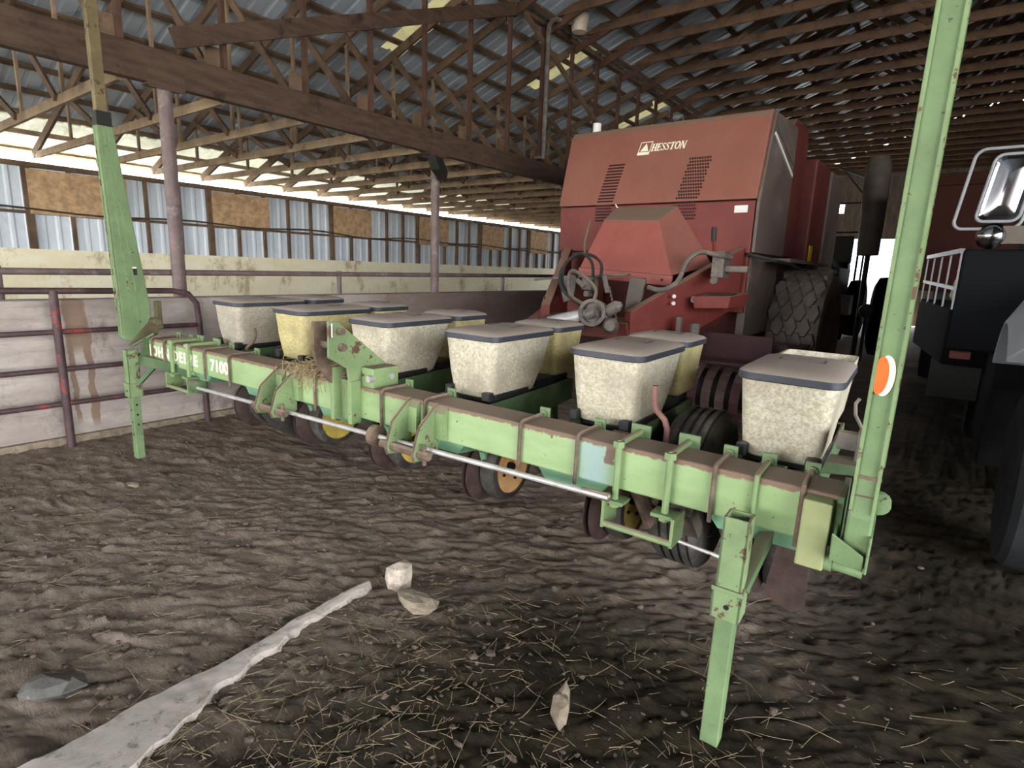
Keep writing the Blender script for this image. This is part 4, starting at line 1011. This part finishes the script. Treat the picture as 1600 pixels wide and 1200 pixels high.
# pick-up: bent stripper bands under the front right corner
pk = bp('pickup_guard', B().box(-1.98, -1.30, 5.75, 5.80, .82, 1.06).bar((-2.3, 5.4, .80), (-1.15, 5.4, .83), .025, .025), 'red_deep')
for i in range(9):
    x = -2.30 + i * .135; pts = []
    for k in range(9):
        a = PI * .08 + k / 8 * PI * .85; pts.append((x, 5.72 - .34 * math.sin(a), .46 + .30 * math.cos(a)))
    mb = B(); 
    for a, b in zip(pts, pts[1:]): mb.bar(a, b, .085, .008, (1, 0, 0)) if False else mb.hexa([(a[0] - .042, a[1], a[2]), (a[0] + .042, a[1], a[2]), (b[0] + .042, b[1], b[2]), (b[0] - .042, b[1], b[2])], [(a[0] - .042, a[1] + .01, a[2] - .004), (a[0] + .042, a[1] + .01, a[2] - .004), (b[0] + .042, b[1] + .01, b[2] - .004), (b[0] - .042, b[1] + .01, b[2] - .004)])
    bp('stripper_band', mb, 'disc' if i % 3 else 'red_deep', pk)
bp('pickup_drum', B().cyl((-2.9, 5.85, .48), (-1.15, 5.85, .48), .20, 20), 'floodblack', pk, smooth=.6)
bp('pickup_beam', B().box(-3.6, -1.2, 5.95, 6.3, .75, .98).box(-1.22, -1.12, 5.5, 6.6, .45, .95), 'red_deep', bevel=.01)
bp('pickup_spring', B().tube([(-1.95, 5.38, .80), (-1.85, 5.2, .86), (-1.75, 5.1, .80)], .014, 8), 'darkgrey'); bp('jack_post', B().bar((-2.16, 5.6, .85), (-2.16, 5.6, 1.2), .05, .05), 'darkgrey'); bp('jack_tube', B().cyl((-2.0, 5.6, .85), (-2.0, 5.6, 1.15), .05, 10), 'darkgrey')
# running wheels
def tyre(c, r, w, parent, rim='red_dk', m='tyre', lugs=True, name='wheel', mbf=B):
    c = Vector(c); h = w / 2
    o = bp(name, mbf().lathe([(r * .55, -h * .82), (r * .80, -h), (r * .93, -h * .92), (r * .975, -h * .72), (r * .985, 0), (r * .975, h * .72), (r * .93, h * .92), (r * .80, h), (r * .55, h * .82)], c, (1, 0, 0), 48, False), m, parent, smooth=.5)
    bp('rim', mbf().lathe([(.001, -h * .3), (r * .45, -h * .35), (r * .52, -h * .8), (r * .57, -h * .84), (r * .57, h * .84), (r * .52, h * .8), (r * .45, h * .35), (.001, h * .3)], c, (1, 0, 0), 32), rim, o, smooth=.5)
    if lugs:
        q = mbf(); nseg = 15; hw = .105 * r / .85
        for i in range(nseg * 2):
            a = PI * i / nseg
            for j in ((-.6, 0, .6) if i % 2 == 0 else (-.9, -.3, .3, .9)):
                hx = w * .112; an = PI / nseg * .66
                R1, R2 = r * .97, r * 1.03
                base = []; topv = []
                for dx, da in ((-1, 0), (-.35, -1), (.35, -1), (1, 0), (.35, 1), (-.35, 1)):
                    x = c.x + j * h * .8 + dx * hx; x = max(c.x - h * .92, min(c.x + h * .92, x)); t = a + da * an
                    base.append((x, c.y + math.cos(t) * R1, c.z + math.sin(t) * R1)); t = a + da * an * .85; x = c.x + (x - c.x) * .97
                    topv.append((x, c.y + math.cos(t) * R2, c.z + math.sin(t) * R2))
                q.loft([base, topv])
        bp('tread', q, m, o, smooth=.4)
    return o
tyre((-1.54, 8.45, .86), .86, .64, bl_); tyre((-4.66, 8.45, .86), .86, .70, bl_)
bp('axle', B().cyl((-4.6, 8.45, .86), (-1.5, 8.45, .86), .09, 12), 'red_dk', smooth=.6)

# ------------------------------------------------------------------ truck at the right edge
TO = (.9, 4.9, 0); tk = empty('truck', TO); TB = lambda: MB(TO)
tag(tk, 'dark truck with a grey-white fender and chrome mirror at the right edge', 'truck')
def tp(name, mb, m, parent=None, **k): return mb.build(name, M[m], parent or tk, **k)
w_ = tp('front_wheel', TB().lathe([(.28, -.13), (.40, -.15), (.49, -.135), (.515, -.10), (.52, 0), (.515, .10), (.49, .135), (.40, .15), (.28, .13)], (.54, 4.36, .515), (1, 0, 0), 48), 'flap', smooth=.5)
tp('wheel_rim', TB().lathe([(.001, -.02), (.10, -.04), (.14, -.02), (.25, -.03), (.285, -.11), (.29, -.13), (.29, .1), (.001, .1)], (.54, 4.36, .515), (1, 0, 0), 32), 'floodblack', w_, smooth=.5)
fe = TB(); n = 22; A = []; 
for k in range(n + 1):
    a = .92 + 1.5 * k / n; r1, r2 = .80, .84 + .08 * max(0, math.sin(a)) ** 3
    cy, cz = 4.55, .50
    A.append([(.27, cy - math.cos(a) * r1, cz + math.sin(a) * r1 * 1.12), (.27, cy - math.cos(a) * (r1 + .02), cz + math.sin(a) * (r1 + .02) * 1.12), (.35, cy - math.cos(a) * r2, cz + math.sin(a) * r2 * 1.18), (.98, cy - math.cos(a) * r2, cz + math.sin(a) * r2 * 1.22), (.98, cy - math.cos(a) * r1, cz + math.sin(a) * r1 * 1.12)])
fe.loft(A); tp('fender', fe, 'fender', bevel=.006, smooth=.6)
tp('hood', TB().loft([[(.62, y, .9), (.62, y, z - .12), (.74, y, z), (1.9, y, z + .03), (1.9, y, .9)] for y, z in ((3.6, 1.52), (4.3, 1.62), (5.5, 1.72))]), 'fender', bevel=.02, smooth=.5)
cab = tp('cab', TB().box(.00, 2.5, 5.55, 6.9, 1.12, 1.88), 'navy', bevel=.02)
tp('cab_upper', TB().loft([[(.36, 5.75, 1.86), (2.4, 5.75, 1.86), (2.4, 6.9, 1.86), (.36, 6.9, 1.86)], [(.50, 6.0, 2.7), (2.3, 6.0, 2.7), (2.3, 6.9, 2.7), (.50, 6.9, 2.7)]]), 'navy', cab, bevel=.03)
tp('windscreen', TB().hexa([(.55, 5.72, 1.92), (2.25, 5.72, 1.92), (2.25, 5.76, 1.92), (.55, 5.76, 1.92)], [(.66, 5.95, 2.6), (2.15, 5.95, 2.6), (2.15, 5.99, 2.6), (.66, 5.99, 2.6)]), 'glass', cab)
tp('cab_step', TB().box(.03, .16, 5.5, 5.7, 1.06, 1.115), 'red_dk', cab, bevel=.006)
tp('underbody', TB().box(.3, 2.3, 5.2, 6.9, .35, 1.1), 'tyre_dk', cab)
# mirror on its loop of tube, with a round mirror under it
mb_ = TB(); L_ = rrect(.135, 0, 0, .155, .225, .05, 6)
yM = 4.45
loop = [(x - .03 + .10 * (0) , yM, 2.17 + z) for x, z, _ in [(p[0], p[1], 0) for p in L_]]; loop = loop + loop[:1]
mir = tp('mirror_loop', TB().tube([(a + .08 * (c - 2.17) / .22 * .35, b, c) for a, b, c in loop], .009, 8), 'fender', smooth=True)
def mloop(cx, cz, hx, hz, r, y, sk=.13): return [(p[0] + sk * (p[1] - cz), y, p[1]) for p in rrect(cx, cz, 0, hx, hz, r, 6)]
tp('mirror_head', TB().loft([mloop(.145, 2.17, .088, .175, .035, yM + .02), mloop(.145, 2.17, .098, .185, .04, yM), mloop(.145, 2.17, .098, .185, .04, yM - .02), mloop(.145, 2.17, .088, .175, .035, yM - .03), mloop(.145, 2.17, .072, .158, .03, yM - .014), mloop(.145, 2.17, .02, .10, .01, yM - .034)]), 'chrome', mir, smooth=.5)
fm = mloop(.145, 2.17, .098, .185, .04, yM - .022)
tp('mirror_frame', TB().tube(fm + fm[:1], .009, 8), 'fender', mir, smooth=True)
tp('round_mirror', TB().lathe([(.001, -.055), (.03, -.05), (.055, -.032), (.072, 0), (.076, .012), (.001, .012)], (.115, yM, 1.905), (0, 1, 0), 28), 'chrome', mir, smooth=.6)
tp('mirror_arm', TB().tube([(.27, yM, 2.38), (.55, 5.2, 2.40), (.62, 5.8, 2.35)], .012, 8).tube([(.24, yM, 1.95), (.5, 5.2, 1.95), (.6, 5.8, 1.95)], .012, 8).box(.16, .34, yM - .01, yM + .02, 1.86, 1.96), 'darkgrey', mir)

# flatbed trailer with white rails behind the truck
TR = (.3, 8.2, 0); ft = empty('flatbed_trailer', TR); FB = lambda: MB(TR)
tag(ft, 'dark flatbed trailer with a white side railing behind the truck', 'trailer')
def fp(name, mb, m, parent=None, **k): return mb.build(name, M[m], parent or ft, **k)
fp('bed', FB().hexa([(-.36, 9.2, .85), (-.02, 6.95, .85), (2.6, 6.95, .85), (2.6, 9.6, .85)], [(-.36, 9.2, 1.42), (-.02, 6.95, 1.38), (2.6, 6.95, 1.38), (2.6, 9.6, 1.42)]), 'bed', bevel=.01)
fp('rail', FB().bar((-.34, 9.1, 1.94), (-.01, 6.96, 1.93), .04, .045), 'rail'); fp('rail', FB().bar((-.34, 9.1, 1.64), (-.01, 6.96, 1.58), .03, .035), 'rail')
for i in range(5):
    f = i / 4; x, y = -.34 + .33 * f, 9.1 - 2.14 * f; fp('rail_post', FB().bar((x, y, 1.38), (x, y, 1.95), .016, .016), 'rail')
for x, y in ((.4, 7.8), (1.9, 7.8)):
    w = fp('wheel', FB().lathe([(.25, -.11), (.40, -.13), (.47, -.09), (.48, 0), (.47, .09), (.40, .13), (.25, .11)], (x, y, .47), (1, 0, 0), 32), 'tyre_dk', smooth=.5)
    fp('rim', FB().lathe([(.001, -.03), (.2, -.04), (.26, -.1), (.26, .1), (.001, .1)], (x, y, .47), (1, 0, 0), 24), 'darkgrey', w)
fp('chassis', FB().box(-.1, 2.4, 7.3, 9.0, .47, .86), 'floodblack')
sk_ = empty('feed_sack', (.12, 7.7, 1.4))
q = MB((.12, 7.7, 1.4)).loft([rrect(.12, 7.7, 1.41, .12, .2, .05), rrect(.12, 7.7, 1.5, .17, .25, .06), rrect(.12, 7.72, 1.66, .15, .22, .06), rrect(.1, 7.72, 1.74, .05, .15, .04)]); q.build('sack_body', M['hop_grey'], sk_, smooth=.9)
MB((.12, 7.7, 1.4)).bar((.1, 7.58, 1.75), (.1, 7.88, 1.76), .03, .05).build('sack_neck', M['hop_grey'], sk_)
tag(sk_, 'pale crumpled feed sack lying on the flatbed trailer', 'sack')

# dark red grain wagon beyond
GO = (1.0, 13, 0); gw = empty('grain_wagon', GO); GB = lambda: MB(GO)
tag(gw, 'dark red grain wagon at the back right beyond the flatbed trailer', 'wagon')
GB().loft([[(-.5, 11.6, 1.5), (3.6, 11.6, 1.5), (3.6, 15.0, 1.5), (-.5, 15.0, 1.5)], [(-.72, 11.5, 2.2), (3.8, 11.5, 2.2), (3.8, 15.1, 2.2), (-.72, 15.1, 2.2)], [(-.72, 11.5, 3.25), (3.8, 11.5, 3.25), (3.8, 15.1, 3.25), (-.72, 15.1, 3.25)]]).build('box', M['wagon'], gw, bevel=.02)
GB().box(-.78, 3.86, 11.44, 11.5, 3.12, 3.3).box(-.78, -.72, 11.44, 15.1, 3.12, 3.3).build('top_rim', M['wagon'], gw)
GB().box(-.3, 3.2, 11.9, 14.8, .95, 1.5).build('chassis', M['floodblack'], gw)
for x, y in ((-.2, 12.4), (3.0, 12.4), (-.2, 14.4), (3.0, 14.4)):
    GB().lathe([(.001, -.14), (.35, -.14), (.5, -.12), (.52, 0), (.5, .12), (.35, .14), (.001, .14)], (x, y, .5), (1, 0, 0), 28).build('wheel', M['tyre_dk'], gw, smooth=.5)

# hanging grey auger spout, tractor and wheel silhouettes near the far opening
sp_ = empty('auger_spout', (-1.60, 14.0, 2.13)); so = (-1.60, 14.0, 2.13)
MB(so).lathe([(.18, 0), (.20, .02), (.23, 1.2), (.23, 1.75), (.17, 1.93), (.001, 1.95)], (-1.56, 14.0, 2.13), (-.02, 0, 1), 24).build('spout_tube', M['darkgrey'], sp_, smooth=.6)
MB(so).cyl((-1.55, 14.0, .0), (-1.55, 14.0, 2.2), .05, 12).lathe([(.001, 0), (.16, 0), (.16, .04), (.001, .04)], (-1.55, 14.0, -.02), (0, 0, 1), 20).build('support_pipe', M['floodblack'], sp_, smooth=.6)
MB(so).bar((-1.8, 14.0, 3.7), (-2.3, 14.0, 3.9), .05, .05).bar((-1.75, 14.0, 3.3), (-2.2, 14.0, 3.85), .03, .03).build('stay', M['floodblack'], sp_)
tag(sp_, 'hanging dark grey auger spout on a thin pipe before the bright far doorway', 'spout')
QO = (-3.0, 18.6, 0); tr = empty('tractor', QO); QB = lambda: MB(QO)
tag(tr, 'dark tractor with a canopy frame silhouetted behind the baler wheel', 'tractor')
def qp(name, mb, m, parent=None, **k): return mb.build(name, M[m], parent or tr, **k)
qp('engine_hood', QB().box(-3.35, -2.55, 17.6, 19.6, 1.15, 1.95).loft([[(-3.2, 17.55, 1.95), (-2.7, 17.55, 1.95), (-2.7, 19.6, 1.95), (-3.2, 19.6, 1.95)], [(-3.1, 17.7, 2.15), (-2.8, 17.7, 2.15), (-2.8, 19.6, 2.15), (-3.1, 19.6, 2.15)]]), 'darkmach', bevel=.03)
qp('headlight', QB().cyl((-3.2, 17.5, 2.28), (-3.2, 17.6, 2.28), .07, 14).cyl((-2.95, 17.5, 2.28), (-2.95, 17.6, 2.28), .07, 14), 'rod', smooth=.6)
q = QB()
for x in (-3.3, -2.35):
    for y in (19.0, 20.2): q.cyl((x, y, 1.6), (x, y, 3.75), .03, 8)
for z in (2.95, 3.75): q.cyl((-3.3, 19.0, z), (-2.35, 19.0, z), .025, 8).cyl((-2.35, 19.0, z), (-2.35, 20.2, z), .025, 8).cyl((-3.3, 19.0, z), (-3.3, 20.2, z), .025, 8)
qp('canopy_frame', q, 'floodblack')
qp('seat', QB().box(-3.1, -2.6, 19.4, 19.9, 1.9, 2.1).box(-3.1, -2.6, 19.8, 19.9, 2.1, 2.9), 'floodblack', bevel=.03)
qp('front_bucket', QB().prism([(-3.6, 16.8, .75), (-3.6, 16.8, 1.15), (-3.6, 17.3, 1.25), (-3.6, 17.4, .75)], (1.5, 0, 0)), 'darkgrey')
for x in (-3.55, -2.3):
    w = qp('rear_wheel', QB().lathe([(.3, -.2), (.65, -.22), (.80, -.18), (.82, 0), (.80, .18), (.65, .22), (.3, .2)], (x, 19.6, .82), (1, 0, 0), 36), 'tyre_dk', smooth=.5)
    qp('rim', QB().lathe([(.001, -.05), (.32, -.1), (.32, .1), (.001, .05)], (x, 19.6, .82), (1, 0, 0), 24), 'darkmach', w)
    qp('front_wheel', QB().lathe([(.001, -.12), (.3, -.12), (.42, -.1), (.42, .1), (.3, .12), (.001, .12)], (x * .8 - .6, 17.9, .42), (1, 0, 0), 28), 'tyre_dk', smooth=.5)
IO = (-1.15, 14.6, 0); im = empty('implement', IO); IB = lambda: MB(IO)
tag(im, 'dark wheeled implement half hidden behind the right green marker arm', 'implement')
IB().lathe([(.3, -.24), (.7, -.26), (.84, -.2), (.86, 0), (.84, .2), (.7, .26), (.3, .24)], (-1.15, 14.9, .86), (1, 0, 0), 40).build('wheel', M['tyre_dk'], im, smooth=.5)
IB().lathe([(.001, -.05), (.32, -.1), (.32, .1), (.001, .05)], (-1.15, 14.9, .86), (1, 0, 0), 24).build('rim', M['darkgrey'], im)
IB().bar((-1.38, 13.6, 1.0), (-1.36, 14.8, 1.0), .14, .2).lathe([(.001, -.12), (.13, -.1), (.15, .05), (.08, .12), (.001, .14)], (-1.38, 13.6, 1.02), (0, 1, 0), 16).bar((-1.37, 13.6, 0), (-1.38, 13.6, .95), .06, .06).box(-1.43, -.9, 14.75, 15.05, .75, 1.0).build('frame', M['floodblack'], im, bevel=.01)
# outside the far opening: pale corrugated shed wall and a wire fence
fs = MB(); y0 = 36.0; x = -12.0; pts = []
while x < 8: pts += [(x, 0), (x + .2, 0), (x + .27, -.04), (x + .37, -.04)]; x += .44
vs = [(a, y0 + e, z) for z in (-.1, 4.6) for a, e in pts]; n = len(pts)
fs.add(vs, [(i, i + 1, n + i + 1, n + i) for i in range(n - 1)]); fs.box(-12, 8, y0 + .02, y0 + 4, -.1, 4.6)
tag(fs.build('metal_shed', M['wallmetal'], recalc=False), 'pale corrugated metal shed outside the far doorway', 'shed')
fn = empty('wire_fence', (-3.2, 29.5, 0)); q = MB((-3.2, 29.5, 0))
for i in range(15): q.cyl((-6 + i * .4, 29.5, 0), (-6 + i * .4, 29.5, 1.5), .008, 5)
for k in range(8): q.cyl((-6, 29.5, .1 + k * .2), (-.4, 29.5, .1 + k * .2), .008, 5)
q.build('mesh_panel', M['rod'], fn)
for x in (-6, -3.2, -.4): MB((-3.2, 29.5, 0)).cyl((x, 29.5, -.05), (x, 29.5, 1.6), .05, 10).build('fence_post', M['darkgrey'], fn)
tag(fn, 'wire mesh fence outside the far doorway', 'fence')

# ------------------------------------------------------------------ daylight and camera
w = bpy.data.worlds.new('sky'); SC.world = w; w.use_nodes = True
nt = w.node_tree; bg = nt.nodes['Background']
tc = nt.nodes.new('ShaderNodeTexCoord'); sx = nt.nodes.new('ShaderNodeSeparateXYZ'); cr = nt.nodes.new('ShaderNodeValToRGB')
nt.links.new(tc.outputs['Generated'], sx.inputs[0]); nt.links.new(sx.outputs['Z'], cr.inputs[0]); nt.links.new(cr.outputs[0], bg.inputs['Color'])
cr.color_ramp.elements[0].position = 0; cr.color_ramp.elements[0].color = (1, .98, .95, 1)
cr.color_ramp.elements[1].position = .7; cr.color_ramp.elements[1].color = (.66, .82, 1, 1)
bg.inputs['Strength'].default_value = 3.2
def portal(loc, rot, sx_, sy_):
    d = bpy.data.lights.new('sky_portal', 'AREA'); d.shape = 'RECTANGLE'; d.size = sx_; d.size_y = sy_; d.cycles.is_portal = True
    o = bpy.data.objects.new('sky_portal', d); COL.objects.link(o); o.location = loc; o.rotation_euler = rot
portal((-6.7, YF - .2, 2.2), (PI / 2, 0, 0), 11.4, 4.5)      # open front
portal((XR + .3, -2.7, 2.6), (PI / 2, 0, PI / 2), 12.4, 5.3)      # unseen side opening, put in for light from the right
portal((-12.85, 9, 3.15), (PI / 2, 0, -PI / 2), 36, .7)   # gap under the left eave
portal((-3.2, YE + .3, 1.6), (-PI / 2, 0, 0), 4.0, 3.3)  # far doorway
portal((-9.4, YE + .3, 1.9), (-PI / 2, 0, 0), 6.0, 4.0)      # added unseen opening at the far end of the left bay      

sd_ = bpy.data.lights.new('sun', 'SUN'); sd_.energy = 8; sd_.angle = .02; sd_.color = (1, .95, .85)
so_ = bpy.data.objects.new('sun', sd_); COL.objects.link(so_); so_.rotation_euler = Vector((.62, -.18, -.76)).to_track_quat('-Z', 'Y').to_euler()
yaw, pit, rol = .649351, .200149, .0358078
f = Vector((-math.sin(yaw) * math.cos(pit), math.cos(yaw) * math.cos(pit), -math.sin(pit)))
r = Vector((math.cos(yaw), math.sin(yaw), 0)); u_ = r.cross(f)
r2 = r * math.cos(rol) + u_ * math.sin(rol); u2 = r2.cross(f)
cd = bpy.data.cameras.new('camera'); cam = bpy.data.objects.new('camera', cd); COL.objects.link(cam)
cam.matrix_world = Matrix(((r2.x, u2.x, -f.x, 0), (r2.y, u2.y, -f.y, 0), (r2.z, u2.z, -f.z, 1.62), (0, 0, 0, 1)))
cd.sensor_width = 36; cd.lens = 36 * 890.78 / 1600; cd.clip_start = .05; cd.clip_end = 300
SC.camera = cam
SC.view_settings.view_transform = 'Standard'; SC.view_settings.look = 'None'; SC.view_settings.gamma = 1; SC.view_settings.use_curve_mapping = False
SC.view_settings.exposure = 2.3
SC.cycles.max_bounces = 8; SC.cycles.diffuse_bounces = 5; SC.cycles.use_denoising = True; SC.cycles.sample_clamp_indirect = 8
